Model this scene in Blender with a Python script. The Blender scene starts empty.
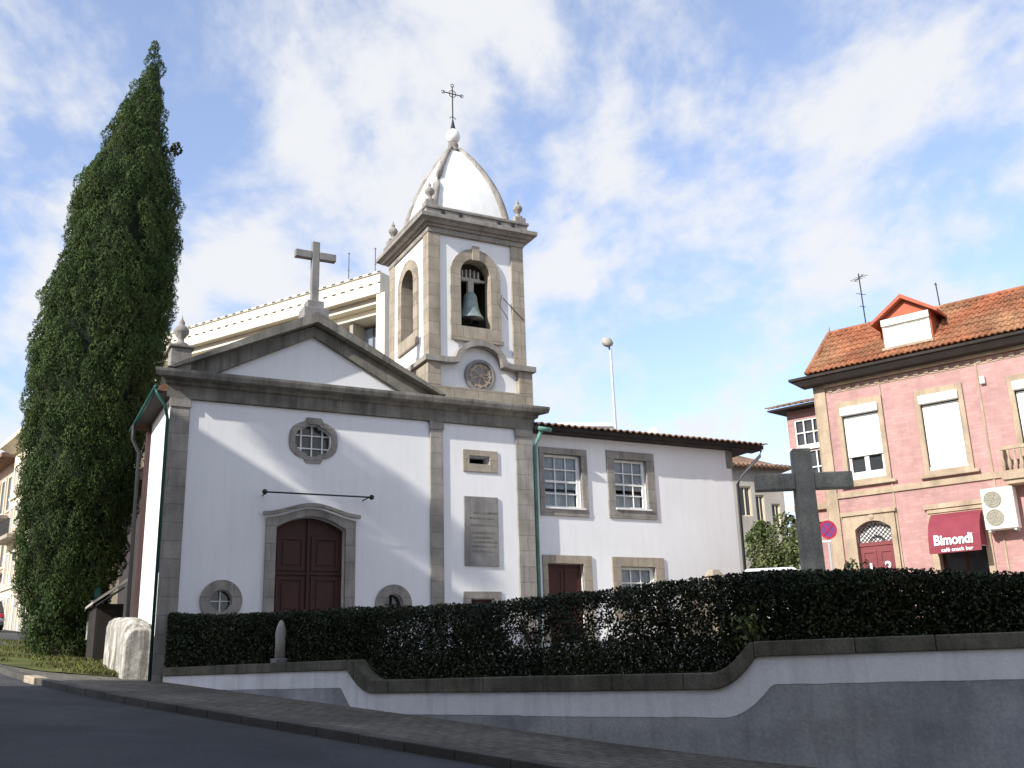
import bpy, bmesh, math, random
import numpy as np
from mathutils import Vector, Matrix, noise
from mathutils.geometry import tessellate_polygon
R = math.radians
scene = bpy.context.scene
COL = scene.collection
random.seed(7)

# ------------------------------------------------------------------ camera, sky, sun, exposure
cam = bpy.data.objects.new('camera', bpy.data.cameras.new('camera'))
COL.objects.link(cam)
cam.data.sensor_width = 36.0
cam.data.lens = 993.0 / 1024 * 36
cam.data.clip_start = 0.1
cam.data.clip_end = 3000
PIT, ROL = R(16.0), R(-1.72)
_f = Vector((0, math.cos(PIT), math.sin(PIT)))
_u = Vector((0, -math.sin(PIT), math.cos(PIT)))
_x = Vector((1, 0, 0))
_r2 = math.cos(ROL) * _x + math.sin(ROL) * _u
_u2 = -math.sin(ROL) * _x + math.cos(ROL) * _u
cam.matrix_world = Matrix(((_r2.x, _u2.x, -_f.x, 0), (_r2.y, _u2.y, -_f.y, 0), (_r2.z, _u2.z, -_f.z, 1.6), (0, 0, 0, 1)))
scene.camera = cam

SUN_EL = R(31)
SUN_H = Vector((-0.737, -0.676, 0)).normalized()          # horizontal direction towards the sun
SUN_D = Vector((SUN_H.x * math.cos(SUN_EL), SUN_H.y * math.cos(SUN_EL), math.sin(SUN_EL)))
sun = bpy.data.objects.new('sun', bpy.data.lights.new('sun', 'SUN'))
COL.objects.link(sun)
sun.data.energy = 3.4
sun.data.angle = R(0.55)
sun.data.color = (1.0, 0.955, 0.885)
sun.rotation_euler = SUN_D.to_track_quat('Z', 'Y').to_euler()

world = bpy.data.worlds.new('World')
scene.world = world
world.use_nodes = True
nt = world.node_tree
nt.nodes.clear()
N = nt.nodes.new
L = nt.links.new
wo = N('ShaderNodeOutputWorld')
sky = N('ShaderNodeTexSky')
sky.sky_type = 'NISHITA'
sky.sun_disc = False
sky.sun_elevation = SUN_EL
sky.sun_rotation = math.atan2(SUN_H.x, SUN_H.y)
sky.air_density = 1.0
sky.dust_density = 0.6
sky.ozone_density = 1.6
bg1 = N('ShaderNodeBackground')
bg1.inputs['Strength'].default_value = 0.15
hs = N('ShaderNodeMixRGB')
hs.blend_type = 'MULTIPLY'
hs.inputs['Fac'].default_value = 1.0
hs.inputs['Color2'].default_value = (1.05, 0.985, 1.04, 1)
L(sky.outputs['Color'], hs.inputs['Color1'])
L(hs.outputs['Color'], bg1.inputs['Color'])
bg2 = N('ShaderNodeBackground')
bg2.inputs['Color'].default_value = (0.95, 0.965, 1.0, 1)
bg2.inputs['Strength'].default_value = 0.515
tc = N('ShaderNodeTexCoord')
sep = N('ShaderNodeSeparateXYZ')
L(tc.outputs['Generated'], sep.inputs[0])
zz = N('ShaderNodeMath'); zz.operation = 'MAXIMUM'; zz.inputs[1].default_value = 0.0
L(sep.outputs['Z'], zz.inputs[0])
za = N('ShaderNodeMath'); za.operation = 'ADD'; za.inputs[1].default_value = 0.32
L(zz.outputs[0], za.inputs[0])
dx = N('ShaderNodeMath'); dx.operation = 'DIVIDE'
dy = N('ShaderNodeMath'); dy.operation = 'DIVIDE'
L(sep.outputs['X'], dx.inputs[0]); L(za.outputs[0], dx.inputs[1])
L(sep.outputs['Y'], dy.inputs[0]); L(za.outputs[0], dy.inputs[1])
cmb = N('ShaderNodeCombineXYZ')
L(dx.outputs[0], cmb.inputs[0]); L(dy.outputs[0], cmb.inputs[1])
mp = N('ShaderNodeMapping')
mp.inputs['Location'].default_value = (3.1, 1.7, 0)
mp.inputs['Rotation'].default_value = (0, 0, R(20))
mp.inputs['Scale'].default_value = (1.0, 0.72, 1)
L(cmb.outputs[0], mp.inputs[0])
n1 = N('ShaderNodeTexNoise')
n1.inputs['Scale'].default_value = 3.3
n1.inputs['Detail'].default_value = 7
n1.inputs['Roughness'].default_value = 0.56
n1.inputs['Distortion'].default_value = 0.35
L(mp.outputs[0], n1.inputs['Vector'])
n2 = N('ShaderNodeTexNoise')
n2.inputs['Scale'].default_value = 8.5
n2.inputs['Detail'].default_value = 5
n2.inputs['Roughness'].default_value = 0.6
L(mp.outputs[0], n2.inputs['Vector'])
mxn = N('ShaderNodeMixRGB'); mxn.inputs['Fac'].default_value = 0.29
L(n1.outputs['Fac'], mxn.inputs['Color1']); L(n2.outputs['Fac'], mxn.inputs['Color2'])
cr = N('ShaderNodeValToRGB')
cr.color_ramp.interpolation = 'EASE'
cr.color_ramp.elements[0].position = 0.435
cr.color_ramp.elements[0].color = (0.12, 0.12, 0.12, 1)
cr.color_ramp.elements[1].position = 0.585
cr.color_ramp.elements[1].color = (0.96, 0.96, 0.96, 1)
L(mxn.outputs[0], cr.inputs[0])
mxs = N('ShaderNodeMixShader')
L(cr.outputs[0], mxs.inputs[0]); L(bg1.outputs[0], mxs.inputs[1]); L(bg2.outputs[0], mxs.inputs[2])
L(mxs.outputs[0], wo.inputs[0])

vs = scene.view_settings
vs.view_transform = 'Standard'
vs.look = 'None'
vs.exposure = 0.88
vs.gamma = 1.0
vs.use_curve_mapping = False
scene.render.engine = 'CYCLES'

# ------------------------------------------------------------------ materials
def mat(name, color, rough=0.85, var=0.25, scale=6.0, fine=60.0, finev=0.12, bump=0.0, bscale=40.0, metal=0.0, spec=0.3,
        stain=None, streak=0.0, island=0.0, hue=None):
    m = bpy.data.materials.new(name)
    m.use_nodes = True
    t = m.node_tree
    b = t.nodes['Principled BSDF']
    b.inputs['Roughness'].default_value = rough
    b.inputs['Metallic'].default_value = metal
    b.inputs['Specular IOR Level'].default_value = spec
    tcn = t.nodes.new('ShaderNodeTexCoord')
    def nz(sc, det=4, ro=0.55, vec=None):
        n = t.nodes.new('ShaderNodeTexNoise')
        n.inputs['Scale'].default_value = sc
        n.inputs['Detail'].default_value = det
        n.inputs['Roughness'].default_value = ro
        t.links.new(vec or tcn.outputs['Object'], n.inputs['Vector'])
        return n
    def ramp(src, a, bb, lo, hi):
        r = t.nodes.new('ShaderNodeMapRange')
        r.inputs[1].default_value = a; r.inputs[2].default_value = bb
        r.inputs[3].default_value = lo; r.inputs[4].default_value = hi
        t.links.new(src, r.inputs[0])
        return r.outputs[0]
    def mul(a, bsock):
        n = t.nodes.new('ShaderNodeMixRGB'); n.blend_type = 'MULTIPLY'; n.inputs[0].default_value = 1
        t.links.new(a, n.inputs[1]); t.links.new(bsock, n.inputs[2])
        return n.outputs[0]
    rgb = t.nodes.new('ShaderNodeRGB')
    rgb.outputs[0].default_value = (*color, 1)
    c = rgb.outputs[0]
    if hue:
        hn = nz(scale * 0.7, 3)
        mx = t.nodes.new('ShaderNodeMixRGB')
        t.links.new(ramp(hn.outputs['Fac'], 0.35, 0.65, 0, 1), mx.inputs[0])
        mx.inputs[2].default_value = (*hue, 1)
        t.links.new(c, mx.inputs[1])
        c = mx.outputs[0]
    if island:
        g = t.nodes.new('ShaderNodeNewGeometry')
        c = mul(c, ramp(g.outputs['Random Per Island'], 0, 1, 1 - island, 1 + island))
    if var:
        c = mul(c, ramp(nz(scale).outputs['Fac'], 0.3, 0.7, 1 - var, 1 + var * 0.5))
    if finev:
        c = mul(c, ramp(nz(fine, 2, 0.7).outputs['Fac'], 0.3, 0.7, 1 - finev, 1 + finev))
    if stain:
        sn = nz(1.1, 6, 0.62)
        mx = t.nodes.new('ShaderNodeMixRGB')
        t.links.new(ramp(sn.outputs['Fac'], 0.50, 0.66, 0, 0.75), mx.inputs[0])
        mx.inputs[2].default_value = (*stain, 1)
        t.links.new(c, mx.inputs[1])
        c = mx.outputs[0]
    if streak:
        mpn = t.nodes.new('ShaderNodeMapping')
        mpn.inputs['Scale'].default_value = (3.2, 3.2, 0.28)
        t.links.new(tcn.outputs['Object'], mpn.inputs[0])
        sn = nz(1.6, 5, 0.6, mpn.outputs[0])
        c = mul(c, ramp(sn.outputs['Fac'], 0.48, 0.60 if streak > 0.5 else 0.72, 1.0, 1.0 - streak))
    t.links.new(c, b.inputs['Base Color'])
    if bump:
        bn = nz(bscale, 4, 0.6)
        bp = t.nodes.new('ShaderNodeBump')
        bp.inputs['Strength'].default_value = bump
        bp.inputs['Distance'].default_value = 0.03
        t.links.new(bn.outputs['Fac'], bp.inputs['Height'])
        t.links.new(bp.outputs[0], b.inputs['Normal'])
    return m

M = {}
M['plaster'] = mat('white_plaster', (0.83, 0.83, 0.83), 0.9, 0.05, 0.5, 30, 0.015, 0.15, 60, streak=0.06)
M['plaster_old'] = mat('stained_plaster', (0.52, 0.49, 0.43), 0.92, 0.4, 2.5, 14, 0.25, 0.5, 14, stain=(0.14, 0.135, 0.11), streak=0.60)
M['granite'] = mat('granite', (0.345, 0.32, 0.285), 0.85, 0.30, 1.6, 45, 0.22, 0.25, 45, streak=0.30)
M['granite_warm'] = mat('warm_granite', (0.40, 0.345, 0.27), 0.85, 0.25, 1.6, 45, 0.18, 0.2, 45, streak=0.25)
M['granite_dark'] = mat('weathered_granite', (0.205, 0.195, 0.17), 0.9, 0.35, 1.8, 40, 0.25, 0.3, 40, streak=0.45, hue=(0.27, 0.25, 0.21))
M['granite_grey'] = mat('grey_granite', (0.26, 0.25, 0.24), 0.9, 0.25, 2.0, 60, 0.28, 0.3, 60, streak=0.25)
M['cross'] = mat('lichened_granite', (0.42, 0.395, 0.325), 0.9, 0.35, 2.2, 45, 0.3, 0.35, 40, streak=0.4, hue=(0.26, 0.25, 0.22))
M['coping'] = mat('mossy_coping_stone', (0.17, 0.155, 0.125), 0.92, 0.35, 1.7, 25, 0.22, 0.35, 30, streak=0.45, hue=(0.10, 0.10, 0.07))
M['band'] = mat('dirty_white_paint', (0.84, 0.84, 0.85), 0.9, 0.10, 1.2, 20, 0.05, 0.2, 30, streak=0.16)
M['plinth'] = mat('bluish_grey_render', (0.31, 0.325, 0.345), 0.92, 0.36, 0.9, 18, 0.12, 0.35, 22, streak=0.18, hue=(0.43, 0.435, 0.435))
M['wood'] = mat('dark_red_wood', (0.060, 0.020, 0.015), 0.55, 0.25, 2.0, 20, 0.12, 0.2, 25, streak=0.25)
M['maroon'] = mat('maroon_paint', (0.20, 0.045, 0.05), 0.5, 0.15, 2.0, 20, 0.06)
M['green'] = mat('dark_green_paint', (0.012, 0.075, 0.062), 0.45, 0.25, 2.0, 20, 0.1)
M['green_pale'] = mat('verdigris_paint', (0.13, 0.28, 0.24), 0.6, 0.3, 1.5, 12, 0.15)
M['white_paint'] = mat('white_paint', (0.80, 0.80, 0.77), 0.5, 0.05, 2.0, 20, 0.02)
M['blind'] = mat('white_blind', (0.82, 0.81, 0.78), 0.6, 0.04, 2.0, 20, 0.02)
M['curtain'] = mat('net_curtain', (0.62, 0.62, 0.63), 0.9, 0.25, 3.0, 14, 0.12)
M['dark'] = mat('dark_interior', (0.012, 0.011, 0.010), 0.9, 0, finev=0)  # near-black standing in for the darkness of unlit rooms
M['chamber_shade'] = mat('painted_chamber_shade', (0.05, 0.055, 0.055), 0.95, 0.3, 1.5, 20, 0.2)  # chamber darkness put into the colour
M['glass'] = mat('dark_glass', (0.045, 0.05, 0.055), 0.06, 0.3, 1.5, finev=0, spec=0.6)
M['glass_blue'] = mat('sky_glass', (0.30, 0.35, 0.42), 0.08, 0.3, 0.6, finev=0, spec=0.9)
M['iron'] = mat('wrought_iron', (0.03, 0.03, 0.032), 0.6, 0.2, 4, 30, 0.1)
M['pipe'] = mat('dark_grey_pipe', (0.06, 0.065, 0.07), 0.5, 0.2, 2, 20, 0.1)
M['bronze'] = mat('verdigris_bronze', (0.27, 0.33, 0.31), 0.5, 0.35, 3, 25, 0.2, metal=0.3)
M['tile'] = mat('terracotta_tile', (0.33, 0.122, 0.06), 0.85, 0.40, 1.4, 12, 0.40, 0.2, 30, hue=(0.30, 0.16, 0.085))
M['tile_old'] = mat('old_brown_tile', (0.19, 0.125, 0.09), 0.9, 0.35, 2.2, 16, 0.3, 0.2, 30, hue=(0.28, 0.16, 0.10))
M['dormer'] = mat('orange_red_paint', (0.42, 0.115, 0.06), 0.7, 0.15, 2, 20, 0.08)
M['soffit'] = mat('dark_timber_and_shade', (0.035, 0.028, 0.024), 0.8, 0.3, 2, 20, 0.15)  # dark timber; also the painted shade on the nave wall
M['purple'] = mat('shaded_purple_render', (0.085, 0.052, 0.05), 0.9, 0.25, 1.2, 20, 0.1, streak=0.3)  # purple-brown darkened to carry the shadow on the side pier
M['pale_stone'] = mat('pale_yellow_stone', (0.44, 0.345, 0.245), 0.85, 0.28, 1.6, 30, 0.15, streak=0.2)
M['cream'] = mat('cream_concrete', (0.68, 0.635, 0.52), 0.85, 0.08, 0.6, 20, 0.04, streak=0.12)
M['cream_shadow'] = mat('shaded_cream_concrete', (0.36, 0.32, 0.26), 0.85, 0.15, 0.6, 20, 0.06)  # shaded copy of the cream concrete; the shadow sits in the colour
M['far_cream'] = mat('far_cream_render', (0.78, 0.68, 0.50), 0.9, 0.12, 0.4, 12, 0.05, streak=0.15)
M['far_pink'] = mat('far_pink_render', (0.46, 0.34, 0.27), 0.9, 0.15, 0.4, 12, 0.05, streak=0.2)
M['far_grey'] = mat('far_grey_render', (0.42, 0.39, 0.34), 0.9, 0.2, 0.5, 12, 0.06, streak=0.25)
M['asphalt'] = mat('asphalt', (0.050, 0.052, 0.060), 0.9, 0.35, 0.5, 45, 0.45, 0.4, 60, hue=(0.066, 0.067, 0.072))
M['paving'] = mat('pavement_setts', (0.175, 0.16, 0.132), 0.92, 0.35, 0.6, 7, 0.35, 0.7, 9)
M['kerbstone'] = mat('granite_kerb', (0.095, 0.09, 0.08), 0.9, 0.3, 1.4, 30, 0.2, 0.3, 30)
M['kerb_pale'] = mat('pale_kerb', (0.42, 0.35, 0.26), 0.9, 0.2, 3, 30, 0.15)
M['ground'] = mat('bare_ground', (0.17, 0.155, 0.125), 0.95, 0.3, 0.15, 6, 0.15)
M['gravel'] = mat('pale_forecourt_gravel', (0.46, 0.43, 0.38), 0.95, 0.25, 0.5, 30, 0.2, 0.4, 40)
M['grass'] = mat('grass', (0.095, 0.125, 0.024), 0.9, 0.5, 0.9, 8, 0.4, island=0.45, hue=(0.13, 0.125, 0.045))
M['turf'] = mat('turf', (0.085, 0.11, 0.022), 0.95, 0.4, 0.9, 14, 0.35, 0.5, 30, hue=(0.12, 0.12, 0.03))
M['cypress'] = mat('cypress_foliage', (0.050, 0.092, 0.025), 0.85, 0.40, 0.9, 4, 0.25, island=0.16, hue=(0.062, 0.092, 0.025))
M['cypress_core'] = mat('cypress_core', (0.012, 0.020, 0.008), 0.95, 0.4, 1.0, 6, 0.3)  # near-black green for the painted shade between tufts
M['hedge'] = mat('hedge_leaves', (0.021, 0.034, 0.013), 0.5, 0.45, 1.2, 6, 0.3, island=0.65, hue=(0.036, 0.046, 0.015))
M['bush'] = mat('bush_leaves', (0.10, 0.145, 0.045), 0.6, 0.45, 1.4, 6, 0.3, island=0.5, hue=(0.11, 0.12, 0.05))
M['limeleaf'] = mat('yellow_green_leaves', (0.10, 0.13, 0.03), 0.6, 0.3, 3, 6, 0.3, island=0.5)
M['bark'] = mat('bark', (0.055, 0.042, 0.032), 0.95, 0.35, 3, 15, 0.25, 0.5, 15)
M['car_white'] = mat('white_car_paint', (0.75, 0.76, 0.78), 0.25, 0.02, finev=0, spec=0.6)
M['car_grey'] = mat('grey_car_paint', (0.22, 0.23, 0.25), 0.3, 0.02, finev=0, spec=0.6)
M['rubber'] = mat('rubber', (0.02, 0.02, 0.02), 0.85, 0, finev=0)
M['steel'] = mat('galvanised_steel', (0.55, 0.56, 0.57), 0.45, 0.12, 3, 20, 0.06, metal=0.4)
M['sign_red'] = mat('sign_red', (0.52, 0.03, 0.07), 0.4, 0.05, finev=0)
M['sign_blue'] = mat('faded_sign_blue', (0.20, 0.07, 0.24), 0.4, 0.05, finev=0)
M['awning'] = mat('crimson_awning_cloth', (0.235, 0.042, 0.062), 0.8, 0.14, 2.5, 30, 0.06)
M['letter'] = mat('white_lettering', (0.85, 0.84, 0.82), 0.7, 0, finev=0)
M['ac'] = mat('off_white_casing', (0.74, 0.73, 0.66), 0.5, 0.06, 3, 20, 0.03)
M['acgrill'] = mat('grille', (0.30, 0.29, 0.22), 0.6, 0.2, 6, 40, 0.2)
M['pinkish'] = mat('old_pink_roof', (0.42, 0.25, 0.20), 0.9, 0.2, 1, 10, 0.15)

def dash_mat():
    m = mat('dashed_edge', (0.80, 0.75, 0.62), 0.85, 0.05, 0.6, 20, 0.03)
    t = m.node_tree; b = t.nodes['Principled BSDF']
    tcn = t.nodes.new('ShaderNodeTexCoord'); wv = t.nodes.new('ShaderNodeTexWave')
    wv.inputs['Scale'].default_value = 0.5
    t.links.new(tcn.outputs['Object'], wv.inputs['Vector'])
    cr_ = t.nodes.new('ShaderNodeValToRGB'); cr_.color_ramp.interpolation = 'CONSTANT'
    cr_.color_ramp.elements[0].color = (0.05, 0.045, 0.04, 1); cr_.color_ramp.elements[1].position = 0.40; cr_.color_ramp.elements[1].color = (0.80, 0.75, 0.62, 1)
    t.links.new(wv.outputs['Fac'], cr_.inputs[0]); t.links.new(cr_.outputs[0], b.inputs['Base Color'])
    return m
M['dashes'] = dash_mat()

def pink_tile_mat():
    m = mat('pink_glazed_tile', (0.48, 0.285, 0.262), 0.55, 0.20, 1.1, 30, 0.04, streak=0.12)
    t = m.node_tree
    b = t.nodes['Principled BSDF']
    src = b.inputs['Base Color'].links[0].from_socket
    tcn = t.nodes.new('ShaderNodeTexCoord')
    mpn = t.nodes.new('ShaderNodeMapping')
    mpn.inputs['Rotation'].default_value = (R(90), 0, 0)
    t.links.new(tcn.outputs['Object'], mpn.inputs[0])
    br = t.nodes.new('ShaderNodeTexBrick')
    br.offset = 0.5
    br.inputs['Color1'].default_value = (1, 1, 1, 1)
    br.inputs['Color2'].default_value = (0.84, 0.80, 0.80, 1)
    br.inputs['Mortar'].default_value = (0.90, 0.84, 0.83, 1)
    br.inputs['Scale'].default_value = 1.0
    br.inputs['Mortar Size'].default_value = 0.012
    br.inputs['Brick Width'].default_value = 0.24
    br.inputs['Row Height'].default_value = 0.10
    t.links.new(mpn.outputs[0], br.inputs['Vector'])
    mx = t.nodes.new('ShaderNodeMixRGB'); mx.blend_type = 'MULTIPLY'; mx.inputs[0].default_value = 1
    t.links.new(src, mx.inputs[1]); t.links.new(br.outputs['Color'], mx.inputs[2])
    t.links.new(mx.outputs[0], b.inputs['Base Color'])
    bp = t.nodes.new('ShaderNodeBump'); bp.inputs['Strength'].default_value = 0.2; bp.inputs['Distance'].default_value = 0.01
    t.links.new(br.outputs['Fac'], bp.inputs['Height']); bp.invert = True
    t.links.new(bp.outputs[0], b.inputs['Normal'])
    return m
M['pink'] = pink_tile_mat()
def add_courses(m, w, h, mortar, msize, c2, rot):
    t = m.node_tree; b = t.nodes['Principled BSDF']
    src = b.inputs['Base Color'].links[0].from_socket
    tcn = t.nodes.new('ShaderNodeTexCoord'); mpn = t.nodes.new('ShaderNodeMapping')
    mpn.inputs['Rotation'].default_value = rot
    t.links.new(tcn.outputs['Object'], mpn.inputs[0])
    wob = t.nodes.new('ShaderNodeTexNoise'); wob.inputs['Scale'].default_value = 3.0
    t.links.new(mpn.outputs[0], wob.inputs['Vector'])
    vm = t.nodes.new('ShaderNodeVectorMath'); vm.operation = 'MULTIPLY_ADD'; vm.inputs[1].default_value = (0.06, 0.06, 0)
    t.links.new(wob.outputs['Color'], vm.inputs[0]); t.links.new(mpn.outputs[0], vm.inputs[2])
    br = t.nodes.new('ShaderNodeTexBrick'); br.inputs['Scale'].default_value = 1.0
    br.inputs['Color1'].default_value = (1, 1, 1, 1); br.inputs['Color2'].default_value = (c2, c2, c2, 1); br.inputs['Mortar'].default_value = (mortar, mortar, mortar, 1)
    br.inputs['Mortar Size'].default_value = msize; br.inputs['Brick Width'].default_value = w; br.inputs['Row Height'].default_value = h
    t.links.new(vm.outputs[0], br.inputs['Vector'])
    mx = t.nodes.new('ShaderNodeMixRGB'); mx.blend_type = 'MULTIPLY'; mx.inputs[0].default_value = 1
    t.links.new(src, mx.inputs[1]); t.links.new(br.outputs['Color'], mx.inputs[2]); t.links.new(mx.outputs[0], b.inputs['Base Color'])
add_courses(M['paving'], 0.34, 0.20, 0.50, 0.022, 0.72, (0, 0, R(-139.5)))
for k_, w_, h_ in (('granite', 0.9, 0.46), ('granite_warm', 0.8, 0.42), ('granite_dark', 1.3, 5.0)):
    add_courses(M[k_], w_, h_, 0.62, 0.012, 0.84, (R(90), 0, 0))

# ------------------------------------------------------------------ mesh helpers
def tag(o, label=None, cat=None, group=None, kind=None):
    if label: o['label'] = label
    if cat: o['category'] = cat
    if group: o['group'] = group
    if kind: o['kind'] = kind
    return o

def empty(name, loc, rz=0.0, label=None, cat=None, group=None):
    o = bpy.data.objects.new(name, None)
    COL.objects.link(o)
    o.location = loc
    o.rotation_euler = (0, 0, rz)
    o.empty_display_size = 0.3
    return tag(o, label, cat, group)

class MB:
    """collects shapes in local metres; dz is subtracted from z when built"""
    def __init__(s): s.bm = bmesh.new()
    def poly(s, pts):
        vs_ = [s.bm.verts.new(p) for p in pts]
        try: return s.bm.faces.new(vs_)
        except ValueError: return None
    def box(s, x0, x1, y0, y1, z0, z1):
        v = [s.bm.verts.new(p) for p in ((x0, y0, z0), (x1, y0, z0), (x1, y1, z0), (x0, y1, z0), (x0, y0, z1), (x1, y0, z1), (x1, y1, z1), (x0, y1, z1))]
        for f in ((0, 3, 2, 1), (4, 5, 6, 7), (0, 1, 5, 4), (1, 2, 6, 5), (2, 3, 7, 6), (3, 0, 4, 7)):
            s.bm.faces.new([v[i] for i in f])
        return s
    def hexa(s, p):
        v = [s.bm.verts.new(q) for q in p]
        for f in ((0, 3, 2, 1), (4, 5, 6, 7), (0, 1, 5, 4), (1, 2, 6, 5), (2, 3, 7, 6), (3, 0, 4, 7)):
            s.bm.faces.new([v[i] for i in f])
        return s
    def slab(s, outer, holes=(), y0=0.0, y1=0.1, axis='y', back=True):
        """polygon (u,z) with holes, extruded from y0 to y1"""
        loops = [list(outer)] + [list(h) for h in holes]
        def P(u, z, y): return (u, y, z) if axis == 'y' else ((y, u, z) if axis == 'x' else (u, z, y))
        tri = tessellate_polygon([[Vector((a, b, 0)) for a, b in lp] for lp in loops])
        flat = [p for lp in loops for p in lp]
        va = [s.bm.verts.new(P(a, b, y0)) for a, b in flat]
        vb = [s.bm.verts.new(P(a, b, y1)) for a, b in flat]
        for t in tri:
            try: s.bm.faces.new([va[i] for i in t])
            except ValueError: pass
            if back:
                try: s.bm.faces.new([vb[i] for i in reversed(t)])
                except ValueError: pass
        k = 0
        for lp in loops:
            n = len(lp)
            for i in range(n):
                j = (i + 1) % n
                s.bm.faces.new([va[k + i], va[k + j], vb[k + j], vb[k + i]])
            k += n
        return s
    def tube(s, pts, r, n=8, cap=True):
        pts = [Vector(p) for p in pts]
        rs = r if isinstance(r, (list, tuple)) else [r] * len(pts)
        rings = []
        for i, p in enumerate(pts):
            d = (pts[min(i + 1, len(pts) - 1)] - pts[max(i - 1, 0)]).normalized()
            a = Vector((0, 0, 1)) if abs(d.z) < 0.9 else Vector((1, 0, 0))
            e1 = d.cross(a).normalized(); e2 = d.cross(e1)
            rings.append([s.bm.verts.new(p + (e1 * math.cos(2 * math.pi * k / n) + e2 * math.sin(2 * math.pi * k / n)) * rs[i]) for k in range(n)])
        for a, b in zip(rings, rings[1:]):
            for k in range(n):
                s.bm.faces.new([a[k], a[(k + 1) % n], b[(k + 1) % n], b[k]])
        if cap:
            s.bm.faces.new(rings[0]); s.bm.faces.new(list(reversed(rings[-1])))
        return s
    def lathe(s, prof, c=(0, 0, 0), n=20, axis='z'):
        rings = []
        for r, h in prof:
            ring = []
            for k in range(n):
                a = 2 * math.pi * k / n
                x, y = r * math.cos(a), r * math.sin(a)
                p = (x, y, h) if axis == 'z' else (x, h, y)
                ring.append(s.bm.verts.new(Vector(p) + Vector(c)))
            rings.append(ring)
        for a, b in zip(rings, rings[1:]):
            for k in range(n):
                s.bm.faces.new([a[k], a[(k + 1) % n], b[(k + 1) % n], b[k]])
        if prof[0][0] > 1e-4: s.bm.faces.new(rings[0])
        if prof[-1][0] > 1e-4: s.bm.faces.new(rings[-1])
        return s
    def build(s, name, m, parent=None, dz=0.0, bevel=0.0, smooth=False):
        bm = s.bm
        bmesh.ops.remove_doubles(bm, verts=bm.verts, dist=1e-5)
        bmesh.ops.recalc_face_normals(bm, faces=bm.faces)
        if dz: bmesh.ops.translate(bm, verts=bm.verts, vec=(0, 0, -dz))
        me = bpy.data.meshes.new(name)
        bm.to_mesh(me); bm.free()
        me.materials.append(m)
        if smooth:
            for p in me.polygons: p.use_smooth = True
        o = bpy.data.objects.new(name, me)
        COL.objects.link(o)
        if parent: o.parent = parent
        if bevel:
            md = o.modifiers.new('bevel', 'BEVEL'); md.width = bevel; md.segments = 2; md.limit_method = 'ANGLE'; md.angle_limit = R(40)
        return o

def rect(x0, x1, z0, z1): return [(x0, z0), (x1, z0), (x1, z1), (x0, z1)]
def circ(cx, cz, r, n=28, rz=None):
    rz = rz or r
    return [(cx + r * math.cos(2 * math.pi * k / n), cz + rz * math.sin(2 * math.pi * k / n)) for k in range(n)]
def arch(x0, x1, z0, zs, rise, n=14):
    c, w = (x0 + x1) / 2, (x1 - x0) / 2
    return [(x0, z0), (x1, z0)] + [(c + w * math.cos(math.pi * k / n), zs + rise * math.sin(math.pi * k / n)) for k in range(n + 1)]
def segarch(x0, x1, z0, zs, rise, n=14):
    """shallow segmental head"""
    c = (x0 + x1) / 2; w = (x1 - x0) / 2
    return [(x0, z0), (x1, z0)] + [(c + w * (1 - 2 * k / n), zs + rise * (1 - (1 - 2 * k / n) ** 2)) for k in range(n + 1)]

def mesh_np(name, verts, faces, m, parent=None, smooth=False):
    me = bpy.data.meshes.new(name)
    verts = np.asarray(verts, dtype=np.float32); faces = np.asarray(faces, dtype=np.int32)
    me.vertices.add(len(verts)); me.vertices.foreach_set('co', verts.ravel())
    k = faces.shape[1]
    me.loops.add(faces.size); me.loops.foreach_set('vertex_index', faces.ravel())
    me.polygons.add(len(faces)); me.polygons.foreach_set('loop_start', np.arange(0, faces.size, k, dtype=np.int32))
    me.update(calc_edges=True)
    me.materials.append(m)
    if smooth: me.polygons.foreach_set('use_smooth', np.ones(len(faces), dtype=bool))
    o = bpy.data.objects.new(name, me)
    COL.objects.link(o)
    if parent: o.parent = parent
    return o

def leaves(P, size, rng, up=0.0, aspect=0.55, axis=None, jitter=0.4, normal=None):
    """folded leaf quads at the points P; up biases the long axis upward, axis gives it outright"""
    n = len(P)
    d = rng.normal(size=(n, 3))
    if axis is not None: d = d * 0.45 + axis
    d[:, 2] += up
    d /= np.linalg.norm(d, axis=1)[:, None]
    q = rng.normal(size=(n, 3))
    if normal is not None: q = np.cross(d, normal + 0.28 * rng.normal(size=(n, 3)))
    q -= (q * d).sum(1)[:, None] * d
    q /= np.linalg.norm(q, axis=1)[:, None]
    s = (size * (1 + jitter * rng.uniform(-1, 1, n)))[:, None]
    a = P - d * s * 0.5; b = P + q * s * aspect * 0.5; c = P + d * s * 0.5; e = P - q * s * aspect * 0.5
    V = np.stack([a, b, c, e], 1).reshape(-1, 3)
    F = np.arange(4 * n).reshape(-1, 4)
    return V, F

def text_mesh(name, body, size, m, parent, loc, rot, extrude=0.004, bold=0.0, xs=1.0):
    cu = bpy.data.curves.new(name, 'FONT')
    cu.body = body; cu.size = size; cu.extrude = extrude; cu.offset = bold
    cu.align_x = 'CENTER'; cu.align_y = 'CENTER'
    tmp = bpy.data.objects.new(name + '_src', cu)
    COL.objects.link(tmp)
    bpy.context.view_layer.update()
    me = bpy.data.meshes.new_from_object(tmp.evaluated_get(bpy.context.evaluated_depsgraph_get()))
    bpy.data.objects.remove(tmp)
    me.materials.clear(); me.materials.append(m)
    o = bpy.data.objects.new(name, me)
    COL.objects.link(o)
    o.parent = parent; o.location = loc; o.rotation_euler = rot; o.scale = (xs, 1, 1)
    return o

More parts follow.
